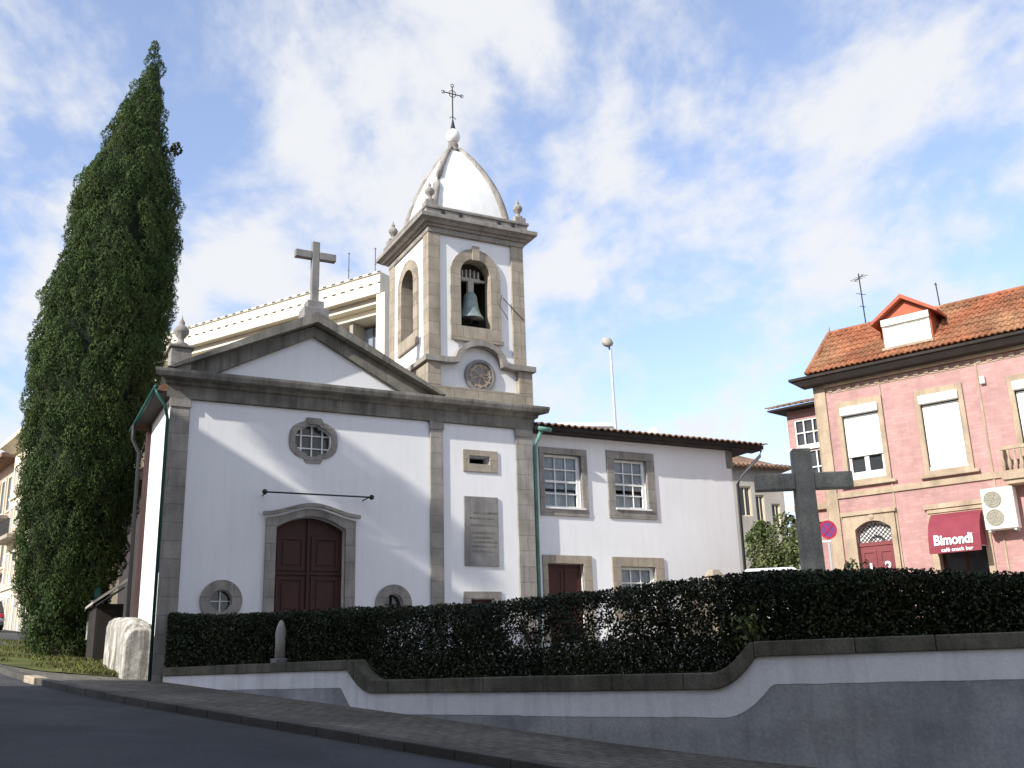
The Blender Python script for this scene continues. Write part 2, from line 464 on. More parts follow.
def tile_roof(mb, u0, u1, y0, z0, y1, z1, pitch=0.21, row=0.36, amp=0.045, left_shift=0.0, right_shift=0.0, seed=1):
    """corrugated barrel-tile slope from the eave (y0,z0) up to the ridge (y1,z1)"""
    rnd = random.Random(seed)
    Ls = math.hypot(y1 - y0, z1 - z0)
    rows = max(1, round(Ls / row))
    ncol = int((u1 - u0) / pitch * 8)
    ny, nz_ = -(z1 - z0) / Ls, (y1 - y0) / Ls
    for r in range(rows):
        t0, t1 = r / rows, (r + 1.12) / rows
        jit = {}
        prev = None
        for c in range(ncol + 1):
            u = u0 + (u1 - u0) * c / ncol
            ph = 2 * math.pi * u / pitch
            k = int(u / pitch + 50)
            if k not in jit: jit[k] = (rnd.uniform(-0.012, 0.012), rnd.uniform(-0.008, 0.008))
            h = amp * (0.5 + 0.5 * math.cos(ph)) ** 0.8
            j0, j1 = jit[k]
            def pt(t, extra):
                tt = min(max(t, 0), 1.0)
                lo, hi = u0 + left_shift * tt, u1 + right_shift * tt
                uu = min(max(u, lo), hi)
                return (uu, y0 + (y1 - y0) * tt + ny * (h + extra), z0 + (z1 - z0) * tt + nz_ * (h + extra))
            cur = (pt(t0 + j0 * 0.3, 0.035 + j1), pt(t1, 0.0 + j1), pt(t0 + j0 * 0.3, -0.005))
            if prev:
                mb.poly([prev[0], cur[0], cur[1], prev[1]])
                mb.poly([prev[2], cur[2], cur[0], prev[0]])
            prev = cur

# ------------------------------------------------------------------ ground heights and street frame
def zg(x, y):
    s = -0.76 * x + 0.65 * y
    n = 0.65 * x + 0.76 * y
    s = max(min(s, 75), -45); n = max(min(n, 30), -25)
    return 0.22 + 0.0815 * (s - 6.5) + 0.02 * (13.2 - n)
def sn(s, n): return (-0.76 * s + 0.65 * n, 0.65 * s + 0.76 * n)

def resample(pts, step):
    P = [Vector((p[0], p[1])) for p in pts]
    d = [0]
    for a, b in zip(P, P[1:]): d.append(d[-1] + (b - a).length)
    n = max(2, int(d[-1] / step) + 1)
    out = []
    for i in range(n):
        t = d[-1] * i / (n - 1)
        k = 0
        while k < len(P) - 2 and d[k + 1] < t: k += 1
        f = (t - d[k]) / (d[k + 1] - d[k])
        out.append(P[k].lerp(P[k + 1], f))
    return out
def smooth_line(P, it=3):
    for _ in range(it):
        P = [P[0]] + [(P[i - 1] + P[i] * 2 + P[i + 1]) / 4 for i in range(1, len(P) - 1)] + [P[-1]]
    return P

def sheet(name, A, B, m, rows, zf, n=80, kind='structure'):
    """surface between two lines, each resampled to n points"""
    def rs(pl):
        P = [Vector(p) for p in pl]; d = [0]
        for a, b in zip(P, P[1:]): d.append(d[-1] + (b - a).length)
        o = []
        for i in range(n):
            t = d[-1] * i / (n - 1); k = 0
            while k < len(P) - 2 and d[k + 1] < t: k += 1
            o.append(P[k].lerp(P[k + 1], (t - d[k]) / max(d[k + 1] - d[k], 1e-9)))
        return o
    A, B = rs(A), rs(B)
    V = []; F = []
    for i in range(n):
        for j in range(rows + 1):
            p = A[i].lerp(B[i], j / rows)
            V.append((p.x, p.y, zf(p.x, p.y)))
    for i in range(n - 1):
        for j in range(rows):
            a = i * (rows + 1) + j
            F.append((a, a + rows + 1, a + rows + 2, a + 1))
    o = mesh_np(name, V, F, m, None, True)
    tag(o, kind=kind)
    return o

KERB = [(29.5, -11.7), (12, 3.2), (6.0, 8.35), (0.21, 13.3), (-3.52, 16.56), (-7.2, 19.65), (-9.03, 21.6), (-10.83, 23.4), (-13.26, 26.48), (-17, 32), (-23, 41), (-32, 55), (-44, 74)]
WALL = smooth_line(resample([(-8.62, 24.9), (-5.95, 22.6), (-3.4, 20.5), (-2.85, 20.0), (-1.28, 18.6), (-0.02, 17.4), (1.22, 16.3), (2.61, 15.2), (3.4, 14.6), (5.1, 13.9), (6.55, 13.4), (9, 12.55), (14, 11.2)], 0.06), 100)

# base terrain to the horizon
gx = sorted(set([-900, -500, -300, -200, -140, -100, -80, -65] + list(range(-55, 60, 5)) + [70, 90, 120, 200, 320, 500, 900]))
gy = sorted(set([-700, -400, -200, -120, -80, -60] + list(range(-45, 110, 5)) + [120, 140, 180, 260, 400, 700, 1500]))
V = [(x, y, zg(x, y) - 0.30) for y in gy for x in gx]
F = [(j * len(gx) + i, j * len(gx) + i + 1, (j + 1) * len(gx) + i + 1, (j + 1) * len(gx) + i) for j in range(len(gy) - 1) for i in range(len(gx) - 1)]
tag(mesh_np('ground', V, F, M['ground'], None, True), kind='structure')

kl = smooth_line(resample(KERB, 0.4), 6)
def offset_line(P, d):
    out = []
    for i in range(len(P)):
        t = (P[min(i + 1, len(P) - 1)] - P[max(i - 1, 0)]).normalized()
        out.append(P[i] + Vector((t.y, -t.x)) * d)          # right of travel
    return out
# travel runs right-to-left along the kerb; the road lies to its left (towards the camera)
road_far = offset_line(kl, -6.6)
sheet('road', kl, road_far, M['asphalt'], 12, lambda x, y: zg(x, y) - 0.125, 160)
near_k = offset_line(kl, -6.6)
near_b = offset_line(kl, -11.6)
sheet('near_pavement', near_k, near_b, M['paving'], 6, lambda x, y: zg(x, y), 120)
GRASS_F = [(-9.3, 25.6), (-10.6, 25.9), (-12.3, 26.5), (-14.4, 28.6), (-18.6, 34.6), (-24.3, 43)]
GRASS_B = [(-8.9, 26.2), (-11.2, 30), (-13.6, 34.8), (-16, 39.5), (-20, 46), (-24.9, 47.2)]
sheet('pavement', kl[10:], [Vector(p) for p in [(29, 6.6)] ] + list(reversed([p.copy() for p in WALL])) + [Vector(p) for p in GRASS_F] + [Vector((-33, 58)), Vector((-44, 76))], M['paving'], 10, lambda x, y: zg(x, y), 260)
tag(sheet('side_street', [Vector(p) for p in ((-24.3, 43), (-30, 52), (-42, 72))], [Vector(p) for p in ((-16, 40), (-20, 60), (-28, 80))], M['asphalt'], 6, lambda x, y: zg(x, y) + 0.02, 30), kind='structure')

# kerb stones: one continuous course of long stones
mb = MB()
i = 0
kk = resample([tuple(p) for p in kl], 1.0)
for a, b in zip(kk, kk[1:]):
    t = (b - a).normalized(); nrm = Vector((t.y, -t.x))
    g = t * 0.008
    q = [a + g, b - g, b - g + nrm * 0.24, a + g + nrm * 0.24]
    q2 = [a + g - nrm * 0.02, b - g - nrm * 0.02]
    jz = random.uniform(-0.008, 0.008)
    mb.hexa([(p.x, p.y, zg(p.x, p.y) - 0.3) for p in (q2[0], q2[1], q[2], q[3])] + [(p.x, p.y, zg(p.x, p.y) + 0.012 + jz) for p in (q2[0], q2[1], q[2], q[3])])
tag(mb.build('kerb', M['kerbstone'], None, 0, 0.015), kind='structure')
mb = MB()
a, b = Vector((-11.75, 24.5)), Vector((-11.2, 23.85))
t = (a - b).normalized(); nrm = Vector((t.y, -t.x))
mb.hexa([(p.x, p.y, zg(p.x, p.y) - 0.28) for p in (b - nrm * 0.05, a - nrm * 0.05, a + nrm * 0.27, b + nrm * 0.27)] + [(p.x, p.y, zg(p.x, p.y) + 0.03) for p in (b - nrm * 0.05, a - nrm * 0.05, a + nrm * 0.27, b + nrm * 0.27)])
tag(mb.build('pale_kerb_stone', M['kerb_pale'], None, 0, 0.02), kind='structure')

# grass verge beside the church
tag(sheet('grass_verge', [Vector(p) for p in GRASS_F], [Vector(p) for p in GRASS_B], M['turf'], 14, lambda x, y: zg(x, y) + 0.022 + 0.015 * noise.noise(Vector((x * 0.9, y * 0.9, 0))), 60), kind='structure')
rng = np.random.default_rng(3)
def lerp_pl(pl, t):
    k = t * (len(pl) - 1); i = min(int(k), len(pl) - 2); f = k - i
    return (pl[i][0] * (1 - f) + pl[i + 1][0] * f, pl[i][1] * (1 - f) + pl[i + 1][1] * f)
pts = []
for _ in range(16000):
    t, w = random.random(), random.random()
    a = lerp_pl(GRASS_F, t); b = lerp_pl(GRASS_B, t)
    x, y = a[0] * (1 - w) + b[0] * w, a[1] * (1 - w) + b[1] * w
    if noise.noise(Vector((x * 0.6, y * 0.6, 5))) > -0.12:
        pts.append((x, y, zg(x, y) + 0.08))
V, F = leaves(np.array(pts), 0.13, rng, up=2.0, aspect=0.22)
tag(mesh_np('grass', V, F, M['grass']), kind='stuff')

# forecourt behind the retaining wall: soil under the hedge rising to a level yard
def inner(d): return [p for p in offset_line(WALL, -d)]
wl = [p.copy() for p in WALL]
def fc(x, y):
    return 2.12
L0 = [p + Vector((0.18, 0.24)) for p in wl]
L1 = [p + Vector((0.45, 0.55)) for p in wl]
L2 = [p + Vector((1.2, 1.6)) for p in wl]
L3 = [p + Vector((20, 38)) for p in wl]
V = []; F = []
for i in range(len(wl)):
    edge = 1.70 if (wl[i].x < -3.1 or wl[i].x > 3.1) else 1.30
    V += [(L0[i].x, L0[i].y, edge), (L1[i].x, L1[i].y, edge + 0.05), (L2[i].x, L2[i].y, 2.05), (L2[i].x + 2, L2[i].y + 3, 2.12), (L3[i].x, L3[i].y, 2.15), (L3[i].x + 45, L3[i].y + 40, 2.2)]
for i in range(len(wl) - 1):
    for j in range(5):
        a = i * 6 + j
        F.append((a, a + 6, a + 7, a + 1))
tag(mesh_np('forecourt', V, F, M['gravel'], None, True), kind='structure')

# ------------------------------------------------------------------ retaining wall with coping
def sstep(x, a, b, lo, hi):
    t = min(max((x - a) / (b - a), 0), 1)
    t = t * t * (3 - 2 * t)
    return lo + (hi - lo) * t
def sdown(x, a, b, hi, lo):
    t = min(max((b - x) / (b - a), 0), 1)
    return lo + (hi - lo) * t ** 1.7
def sup(x, a, b, lo, hi):
    t = min(max((x - a) / (b - a), 0), 1)
    return lo + (hi - lo) * t ** 1.9
def h_cope(x): return sdown(x, -3.27, -2.80, 1.87, 1.47) if x < 0 else sup(x, 2.78, 3.28, 1.47, 1.87)
def h_wtop(x): return sdown(x, -3.42, -2.88, 1.67, 1.225) if x < 0 else sup(x, 2.78, 3.36, 1.225, 1.665)
def h_wbot(x): return sdown(x, -3.58, -3.15, 1.335, 0.85) if x < 0 else sup(x, 2.90, 3.52, 0.845, 1.285)
_hw0 = h_wbot
def h_wbot(x): return _hw0(x) + 0.010 * noise.noise(Vector((x * 2.3, 0, 1))) + 0.006 * noise.noise(Vector((x * 9, 4, 1)))
rw = empty('retaining_wall', (-0.02, 17.4, 0.5), 0, 'low roadside retaining wall with stepped stone coping and white band below the dark hedge', 'wall')
def ribbon(name, m, lo, hi, front, back, skip=None, bev=0.0):
    fr = offset_line(wl, front); bk = offset_line(wl, back)
    mbb = MB()
    ring = []
    for i, p in enumerate(wl):
        zl, zh = lo(p), hi(p)
        if zh - zl < 0.01: zl = zh - 0.01
        ring.append([mbb.bm.verts.new(q) for q in ((fr[i].x, fr[i].y, zl), (fr[i].x, fr[i].y, zh), (bk[i].x, bk[i].y, zh), (bk[i].x, bk[i].y, zl))])
    for a, b in zip(ring, ring[1:]):
        for k in range(4): mbb.bm.faces.new([a[k], b[k], b[(k + 1) % 4], a[(k + 1) % 4]])
    mbb.bm.faces.new(ring[0]); mbb.bm.faces.new(list(reversed(ring[-1])))
    bmesh.ops.translate(mbb.bm, verts=mbb.bm.verts, vec=(0.02, -17.4, -0.5))
    return mbb.build(name, m, rw, 0, bev)
# WALL travels left-to-right: right of travel is the camera side
ribbon('plinth', M['plinth'], lambda p: zg(p.x, p.y) - 0.3, lambda p: max(h_wbot(p.x), zg(p.x, p.y) - 0.28), 0.0, -0.3)
ribbon('painted_band', M['band'], lambda p: max(h_wbot(p.x), zg(p.x, p.y) - 0.28), lambda p: h_wtop(p.x), 0.006, -0.3)
def coping_stones():
    fr = offset_line(wl, 0.05); bk = offset_line(wl, -0.42)
    mbb = MB()
    rnd_ = random.Random(4)
    i = 0
    while i < len(wl) - 2:
        j = min(i + rnd_.randint(17, 23), len(wl) - 1)
        rows = []
        jz = rnd_.uniform(-0.007, 0.007); jf = rnd_.uniform(-0.006, 0.006)
        for k in range(i, j + 1):
            sh_ = Vector((0, 0))
            if k == i: sh_ = (wl[k + 1] - wl[k]) * 0.06
            if k == j: sh_ = (wl[k - 1] - wl[k]) * 0.06
            f_, b_ = fr[k] + sh_, bk[k] + sh_
            n_ = (f_ - b_).normalized() * jf
            x = wl[k].x
            zl, zh = h_wtop(x), h_cope(x) + jz
            rows.append([mbb.bm.verts.new((q.x + 0.02, q.y - 17.4, z - 0.5)) for q, z in ((f_ + n_, zl), (f_ + n_, zh), (b_, zh), (b_, zl))])
        for a, b in zip(rows, rows[1:]):
            for k in range(4): mbb.bm.faces.new([a[k], b[k], b[(k + 1) % 4], a[(k + 1) % 4]])
        mbb.bm.faces.new(rows[0]); mbb.bm.faces.new(list(reversed(rows[-1])))
        i = j
    return mbb.build('coping', M['coping'], rw, 0, 0.018)
coping_stones()

# ------------------------------------------------------------------ church
CO = (-8.852, 25.0)
CR = R(27.5)
CZ = 1.7
church = empty('church', (CO[0], CO[1], CZ), CR, 'white baroque church with granite pediment, stone cross and square domed bell tower', 'church')
def cp(mbb, name, m, parent=None, bevel=0.0, smooth=False):
    return mbb.build(name, m, parent or church, CZ, bevel, smooth)

DOOR = segarch(2.80, 4.70, 1.9, 5.38, 0.32)
QIN = [(3.75 + 0.54 * math.cos(a) * (1 + 0.10 * math.cos(4 * a)), 7.81 + 0.44 * math.sin(a) * (1 + 0.10 * math.cos(4 * a))) for a in [2 * math.pi * k / 48 for k in range(48)]]
def quat(ax, az):
    out = []
    for k in range(64):
        a = 2 * math.pi * k / 64
        c, s_ = math.cos(a), math.sin(a)
        r = 1.0 / (abs(c) ** 2.6 + abs(s_) ** 2.6) ** (1 / 2.6)
        x, z = ax * r * c * 0.93, az * r * s_ * 0.84
        if abs(x) < ax * 0.33: z = math.copysign(az, z)          # raised lobes top and bottom
        out.append((3.75 + x, 7.81 + z))
    return out
R1 = circ(1.47, 3.47, 0.27)
R2 = circ(6.11, 3.40, 0.27)
VENT = rect(8.47, 9.14, 7.48, 7.72)
LOWV = rect(8.45, 9.20, 2.6, 3.55)
mb = MB()
mb.slab(rect(0.0, 10.55, 1.0, 8.65), [DOOR, quat(0.55, 0.45), R1, R2, VENT, LOWV], 0.0, 0.45)
mb.box(0.0, 0.35, 0.45, 4.3, 1.0, 9.2)
mb.box(10.2, 10.55, 0.45, 3.8, 1.0, 9.2)
mb.box(0.35, 1.3, 4.0, 4.3, 1.0, 9.0)
mb.box(7.6, 7.95, 3.8, 22, 1.0, 9.0)
mb.box(1.65, 7.95, 22, 22.35, 1.0, 9.0)
cp(mb, 'wall', M['plaster'])
mb = MB(); mb.box(-0.12, -0.003, 4.0, 4.3, 1.0, 8.85); cp(mb, 'side_pier', M['purple'])
mb = MB(); mb.box(1.3, 1.65, 4.3, 22.35, 1.0, 9.0); cp(mb, 'nave_wall', M['soffit'])  # dark brown stands in for the shade on this wall
# near-black sheet painting the unlit room behind the openings
mb = MB(); mb.box(0.4, 10.15, 2.2, 2.3, 1.0, 9.0); cp(mb, 'dark_backing', M['dark'])
# pilasters
for x0, x1 in ((-0.08, 0.42), (7.21, 7.61), (10.02, 10.58)):
    mb = MB(); mb.box(x0, x1, -0.07, 0.0, 1.0, 8.66)
    mb.box(x0 - 0.03, x1 + 0.03, -0.10, -0.0701, 8.42, 8.66)
    cp(mb, 'pilaster', M['granite'], None, 0.012)
# entablature: frieze, soffit mould and cornice run across facade and tower foot
mb = MB()
prof = [(0.0, 8.66), (-0.10, 8.66), (-0.10, 8.98), (-0.18, 9.02), (-0.20, 9.10), (-0.42, 9.14), (-0.46, 9.26), (-0.46, 9.34), (0.0, 9.38)]
def run_x(mbb, prof, x0, x1, dx=0.0):
    ra = [mbb.bm.verts.new((x0 + dx * p[0], p[0], p[1])) for p in prof]
    rb = [mbb.bm.verts.new((x1 - dx * p[0], p[0], p[1])) for p in prof]
    n = len(prof)
    for k in range(n): mbb.bm.faces.new([ra[k], rb[k], rb[(k + 1) % n], ra[(k + 1) % n]])
    mbb.bm.faces.new(ra); mbb.bm.faces.new(list(reversed(rb)))
run_x(mb, prof, -0.1, 10.58, 1.0)
cp(mb, 'entablature', M['granite_dark'], None, 0.01)
# pediment
mb = MB(); mb.slab([(0.9, 9.34), (6.5, 9.34), (3.66, 10.95)], (), 0.02, 0.4); cp(mb, 'tympanum', M['plaster'])
AP = (3.66, 11.44)
mb = MB()
for sx in (-1, 1):
    e = 3.66 + sx * 3.9
    e_in = 3.66 + sx * 2.72
    # inner flat band
    mb.slab([(e, 9.385), (e_in, 9.385), (3.66, 10.80), (3.66, 11.10)] if sx < 0 else [(e_in, 9.385), (e, 9.385), (3.66, 11.10), (3.66, 10.80)], (), -0.12, 0.42)
    # projecting upper mould
    mb.slab([(e - sx * 0.16, 9.39), (3.66, 11.14), (3.66, 11.44), (e + sx * 0.02, 9.39)], (), -0.44, 0.46)
cp(mb, 'raking_cornice', M['granite_dark'], None, 0.0)
# cross on the apex
mb = MB()
mb.box(3.30, 4.02, -0.30, 0.30, 11.30, 11.62); mb.box(3.42, 3.90, -0.2, 0.2, 11.62, 11.86)
mb.box(3.55, 3.77, -0.10, 0.10, 11.86, 13.72); mb.box(3.06, 3.549, -0.098, 0.098, 13.18, 13.41); mb.box(3.771, 4.26, -0.098, 0.098, 13.18, 13.41)
cp(mb, 'gable_cross', M['granite_grey'], None, 0.02)
# urn on the left corner
def urn(mbb, x, y, z, h, r):
    mbb.lathe([(r * 1.0, z), (r * 1.0, z + 0.10 * h), (r * 0.45, z + 0.16 * h), (r * 0.40, z + 0.26 * h), (r * 0.95, z + 0.42 * h), (r * 1.02, z + 0.52 * h), (r * 0.62, z + 0.64 * h), (r * 0.35, z + 0.68 * h), (r * 0.42, z + 0.76 * h), (r * 0.14, z + 0.86 * h), (0.0001, z + h)], (x, y, 0), 14)
mb = MB(); mb.box(-0.18, 0.34, -0.26, 0.26, 9.36, 9.98); mb.box(-0.24, 0.40, -0.32, 0.32, 9.98, 10.06); cp(mb, 'urn_pedestal', M['granite'], None, 0.015)
mb = MB(); urn(mb, 0.08, 0, 10.06, 0.92, 0.20); cp(mb, 'urn', M['granite'], None, 0, True)
# nave roof behind the pediment
mb = MB()
mb.slab([(-0.45, 8.95), (8.3, 8.95), (8.3, 9.05), (3.72, 10.85), (-0.45, 9.05)], (), 0.5, 5.2)
mb.slab([(0.9, 8.95), (8.3, 8.95), (8.3, 9.05), (3.72, 10.8), (0.9, 9.4)], (), 5.201, 22.5)
cp(mb, 'roof', M['tile_old'])
mb = MB(); mb.box(-0.42, -0.005, 0.3, 3.99, 8.86, 8.92); cp(mb, 'eave_soffit', M['soffit'])
mb = MB()
mb.tube([(-0.46, 0.0, 8.93), (-0.46, 5.2, 8.90)], 0.06, 8)
mb.tube([(-0.46, 0.05, 8.90), (-0.42, -0.02, 8.74), (-0.20, -0.02, 8.42), (-0.13, -0.02, 8.1), (-0.13, -0.02, 1.45)], 0.042, 8)
cp(mb, 'downpipe', M['green'], None, 0, True)
mb = MB()
mb.tube([(-0.50, 4.1, 8.84), (-0.50, 4.1, 8.4), (-0.30, 4.1, 8.0), (-0.27, 4.1, 2.2)], 0.055, 8)
o = cp(mb, 'downpipe', M['iron'], None, 0, True); o['label'] = 'black rainwater pipe beside the cypress'
mb = MB()
mb.tube([(-0.03, 0.45, 8.2), (-0.03, 0.45, 4.2)], 0.022, 6); mb.tube([(-0.03, 0.75, 8.7), (-0.03, 0.75, 4.9)], 0.015, 6)
cp(mb, 'cable', M['pipe'])
# door
mb = MB()
mb.slab([(2.53, 1.9), (4.98, 1.9), (4.98, 5.62)] + [(3.755 + 1.225 * (1 - 2 * k / 18), 5.64 + 0.27 * (0.5 + 0.5 * math.cos(math.pi * (2 * k / 18 - 1)))) for k in range(1, 18)] + [(2.53, 5.62)], [DOOR], -0.09, 0.06)
hood = [(3.755 + 1.33 * (1 - 2 * k / 24), 5.78 + 0.27 * (0.5 + 0.5 * math.cos(math.pi * (2 * k / 24 - 1)))) for k in range(25)]
hood_low = [(x, z - 0.10) for x, z in hood]
mb.slab(hood + list(reversed(hood_low)), (), -0.2, -0.0905)
fr = cp(mb, 'portal_frame', M['granite'], None, 0.012)
dr = empty('door', (0, 0, 0)); dr.parent = church
mb = MB(); mb.slab(DOOR, (), 0.26, 0.32); door_leaf = cp(mb, 'leaf_boards', M['wood'], dr)
mb = MB()
for (a, b) in ((2.90, 3.66), (3.84, 4.60)):
    for z0, z1 in ((2.1, 3.0), (3.12, 4.12), (4.28, 5.2)):
        mb.slab(rect(a, b, z0, z1), [rect(a + 0.09, b - 0.09, z0 + 0.09, z1 - 0.09)], 0.225, 0.2595)
        mb.box(a + 0.16, b - 0.16, 0.235, 0.2595, z0 + 0.16, z1 - 0.16)
mb.box(3.71, 3.79, 0.20, 0.2595, 1.95, 5.66); mb.box(2.82, 3.70, 0.215, 0.2595, 4.17, 4.24); mb.box(3.80, 4.68, 0.215, 0.2595, 4.17, 4.24)
cp(mb, 'door_panels', M['wood'], dr, 0.006)
# banner rod over the door
mb = MB()
mb.tube([(2.34, -0.55, 6.22), (5.26, -0.55, 6.22)], 0.022, 8)
for x in (2.42, 5.2): mb.tube([(x, -0.55, 6.22), (x, 0.0, 6.22)], 0.018, 6)
for x in (2.34, 5.26): mb.lathe([(0.001, -0.075), (0.05, -0.055), (0.075, 0), (0.05, 0.055), (0.001, 0.075)], (x, -0.55, 6.22), 10)
cp(mb, 'banner_rod', M['iron'], None, 0, True)
# lobed window over the door
mb = MB(); mb.slab(quat(0.74, 0.64), [quat(0.55, 0.45)], -0.035, 0.05); qf = cp(mb, 'lobed_window', M['granite'], None, 0.01)
mb = MB(); mb.slab(quat(0.56, 0.46), (), 0.26, 0.29); cp(mb, 'pane', M['glass'], qf)
mb = MB()
for x in (3.45, 3.75, 4.05): mb.box(x - 0.018, x + 0.018, 0.18, 0.255, 7.36, 8.26)
for z in (7.62, 7.98): mb.box(3.2, 4.3, 0.19, 0.25, z - 0.016, z + 0.016)
cp(mb, 'glazing_bars', M['white_paint'], qf)
# round windows
for k, (cx, cz) in enumerate(((1.47, 3.47), (6.11, 3.40))):
    mb = MB(); mb.slab(circ(cx, cz, 0.53), [circ(cx, cz, 0.27)], -0.06, 0.05); f_ = cp(mb, 'round_window', M['granite'], None, 0.01)
    mb = MB(); mb.slab(circ(cx, cz, 0.28), (), 0.22, 0.25); cp(mb, 'pane', M['glass'], f_)
    mb = MB(); mb.box(cx - 0.016, cx + 0.016, 0.14, 0.215, cz - 0.27, cz + 0.27); mb.box(cx - 0.27, cx - 0.0165, 0.15, 0.21, cz - 0.014, cz + 0.014); mb.box(cx + 0.0165, cx + 0.27, 0.15, 0.21, cz - 0.014, cz + 0.014)
    cp(mb, 'glazing_bars', M['white_paint'] if k == 0 else M['iron'], f_)
# vent, tablet and low opening on the tower bay
mb = MB(); mb.slab(rect(8.26, 9.40, 7.24, 7.90), [VENT], -0.04, 0.05); cp(mb, 'vent_surround', M['granite_warm'], None, 0.01)
mb = MB(); mb.slab(rect(8.22, 9.42, 2.4, 3.76), [LOWV], -0.04, 0.05); cp(mb, 'low_window_surround', M['granite'], None, 0.01)
mb = MB(); mb.box(8.45, 9.20, 0.2, 0.26, 2.6, 3.55); cp(mb, 'low_shutter', M['wood'])
mb = MB(); mb.box(8.27, 9.37, -0.05, -0.001, 4.48, 6.50); tab = cp(mb, 'inscribed_tablet', M['granite_grey'], None, 0.01)
mb = MB()
rnd = random.Random(5)
for z in (6.02, 5.86, 5.66, 5.44, 5.30, 5.17, 5.04, 4.90):
    mb = MB()
    x = 8.42 + (rnd.random() * 0.2)
    while x < 9.18:
        w = rnd.uniform(0.05, 0.16)
        mb.box(x, x + w, -0.0545, -0.0501, z - 0.028, z + 0.028)
        x += w + 0.02
    cp(mb, 'lettering_line', M['granite_dark'], tab)

# ---- bell tower (u 7.25-10.5, depth 0-3.5)
TX0, TX1, TD = 7.25, 10.50, 3.5
TC = (TX0 + TX1) / 2
tower = empty('bell_tower', (0, 0, 0)); tower.parent = church
BEL = arch(8.27, 9.37, 11.77, 13.56, 0.55)
BELS = arch(TD / 2 - 0.55, TD / 2 + 0.55, 11.77, 13.56, 0.55)
mb = MB()
mb.slab(rect(TX0, TX1, 9.38, 14.75), [BEL], 0.10, 0.45)
mb.slab(rect(TX0, TX1, 9.38, 14.75), [], TD - 0.45, TD - 0.10)
mb.slab(rect(0.4505, TD - 0.4505, 9.38, 14.75), [BELS], TX0, TX0 + 0.35, 'x')
mb.slab(rect(0.4505, TD - 0.4505, 9.38, 14.75), [], TX1 - 0.35, TX1, 'x')
cp(mb, 'tower_wall', M['plaster'], tower)
mb = MB(); mb.box(TX0 + 0.36, TX1 - 0.36, 0.46, TD - 0.46, 11.3, 11.45); cp(mb, 'bell_chamber_floor', M['granite_dark'], tower)
for (a, b) in ((TX0 - 0.04, TX0 + 0.36), (TX1 - 0.40, TX1 + 0.04)):
    for (c_, d2) in ((0.03, 0.47), (TD - 0.47, TD - 0.03)):
        mb = MB(); mb.box(a, b, c_, d2, 10.6, 14.76)
        cp(mb, 'tower_pilaster', M['granite_warm'], tower, 0.012)
mb = MB(); mb.box(TX0 + 0.36, TX1 - 0.36, 0.46, TD - 0.46, 14.5, 14.6); cp(mb, 'bell_chamber_ceiling', M['granite_dark'], tower)
# foot: plinth course, broader piers, string course bending over the clock
mb = MB()
mb.box(7.12, 10.66, -0.10, 0.09, 9.385, 9.78)
mb.box(7.12, 7.55, -0.099, 0.09, 9.785, 10.62); mb.box(10.18, 10.66, -0.099, 0.09, 9.785, 10.62)
mb.box(7.12, 7.22, 0.0905, TD, 9.385, 10.55); mb.box(10.53, 10.66, 0.0905, TD, 9.385, 10.55)
cp(mb, 'tower_plinth', M['granite_warm'], tower, 0.012)
ctr = []
for k in range(25):
    a = math.pi * k / 24
    ctr.append((8.88 + 0.78 * math.cos(a), 10.62 + 0.60 * math.sin(a)))
ctr = [(10.75, 10.58), (9.98, 10.58), (9.80, 10.60)] + ctr + [(7.96, 10.60), (7.78, 10.58), (7.02, 10.58)]
up_ = []; dn = []
for i, (x, z) in enumerate(ctr):
    a = Vector(ctr[max(i - 1, 0)]); b = Vector(ctr[min(i + 1, len(ctr) - 1)])
    t = (b - a).normalized(); nn = Vector((t.y, -t.x))
    up_.append((x + nn.x * 0.09, z + nn.y * 0.09)); dn.append((x - nn.x * 0.08, z - nn.y * 0.08))
mb = MB(); mb.slab(up_ + list(reversed(dn)), (), -0.20, 0.095)
mb.box(7.02, 7.2, 0.0955, TD + 0.1, 10.50, 10.66)
cp(mb, 'string_course', M['granite'], tower)
# clock face
mb = MB(); mb.slab(circ(8.92, 10.24, 0.52, 40), [circ(8.92, 10.24, 0.42, 40)], 0.0, 0.0995); mb.slab(circ(8.92, 10.24, 0.419, 40), (), 0.05, 0.0995); ck = cp(mb, 'clock', M['granite_grey'], tower, 0.008)
mb = MB()
for k in range(12):
    a = math.pi * k / 6
    c, s_ = math.cos(a), math.sin(a)
    q = [(8.92 + c * r_ - s_ * w_, 10.24 + s_ * r_ + c * w_) for r_, w_ in ((0.27, -0.026), (0.39, -0.032), (0.39, 0.032), (0.27, 0.026))]
    mb.slab(q, (), 0.035, 0.0495)
mb.slab(circ(8.92, 10.24, 0.345, 32), [circ(8.92, 10.24, 0.315, 32)], 0.034, 0.0496)
mb.lathe([(0.001, 0.015), (0.06, 0.02), (0.06, 0.05), (0.001, 0.05)], (8.92, 0, 10.24), 12, 'y')
for k in range(6):
    a = math.pi * k / 3 + 0.3; c, s_ = math.cos(a), math.sin(a)
    mb.slab([(8.92 + c * r_ - s_ * w_, 10.24 + s_ * r_ + c * w_) for r_, w_ in ((0.05, -0.022), (0.32, -0.03), (0.32, 0.03), (0.05, 0.022))], (), 0.036, 0.0493)
for a, ln, w in ((R(40), 0.22, 0.035), (R(-20), 0.33, 0.025), (R(200), 0.12, 0.03)):
    c, s_ = math.cos(a), math.sin(a)
    mb.slab([(8.92 - s_ * w * -1, 10.24 + c * w * -1), (8.92 + c * ln, 10.24 + s_ * ln), (8.92 - s_ * w, 10.24 + c * w)], (), 0.02 + 0.003 * ln, 0.034)
cp(mb, 'clock_hands', M['pale_stone'], ck)
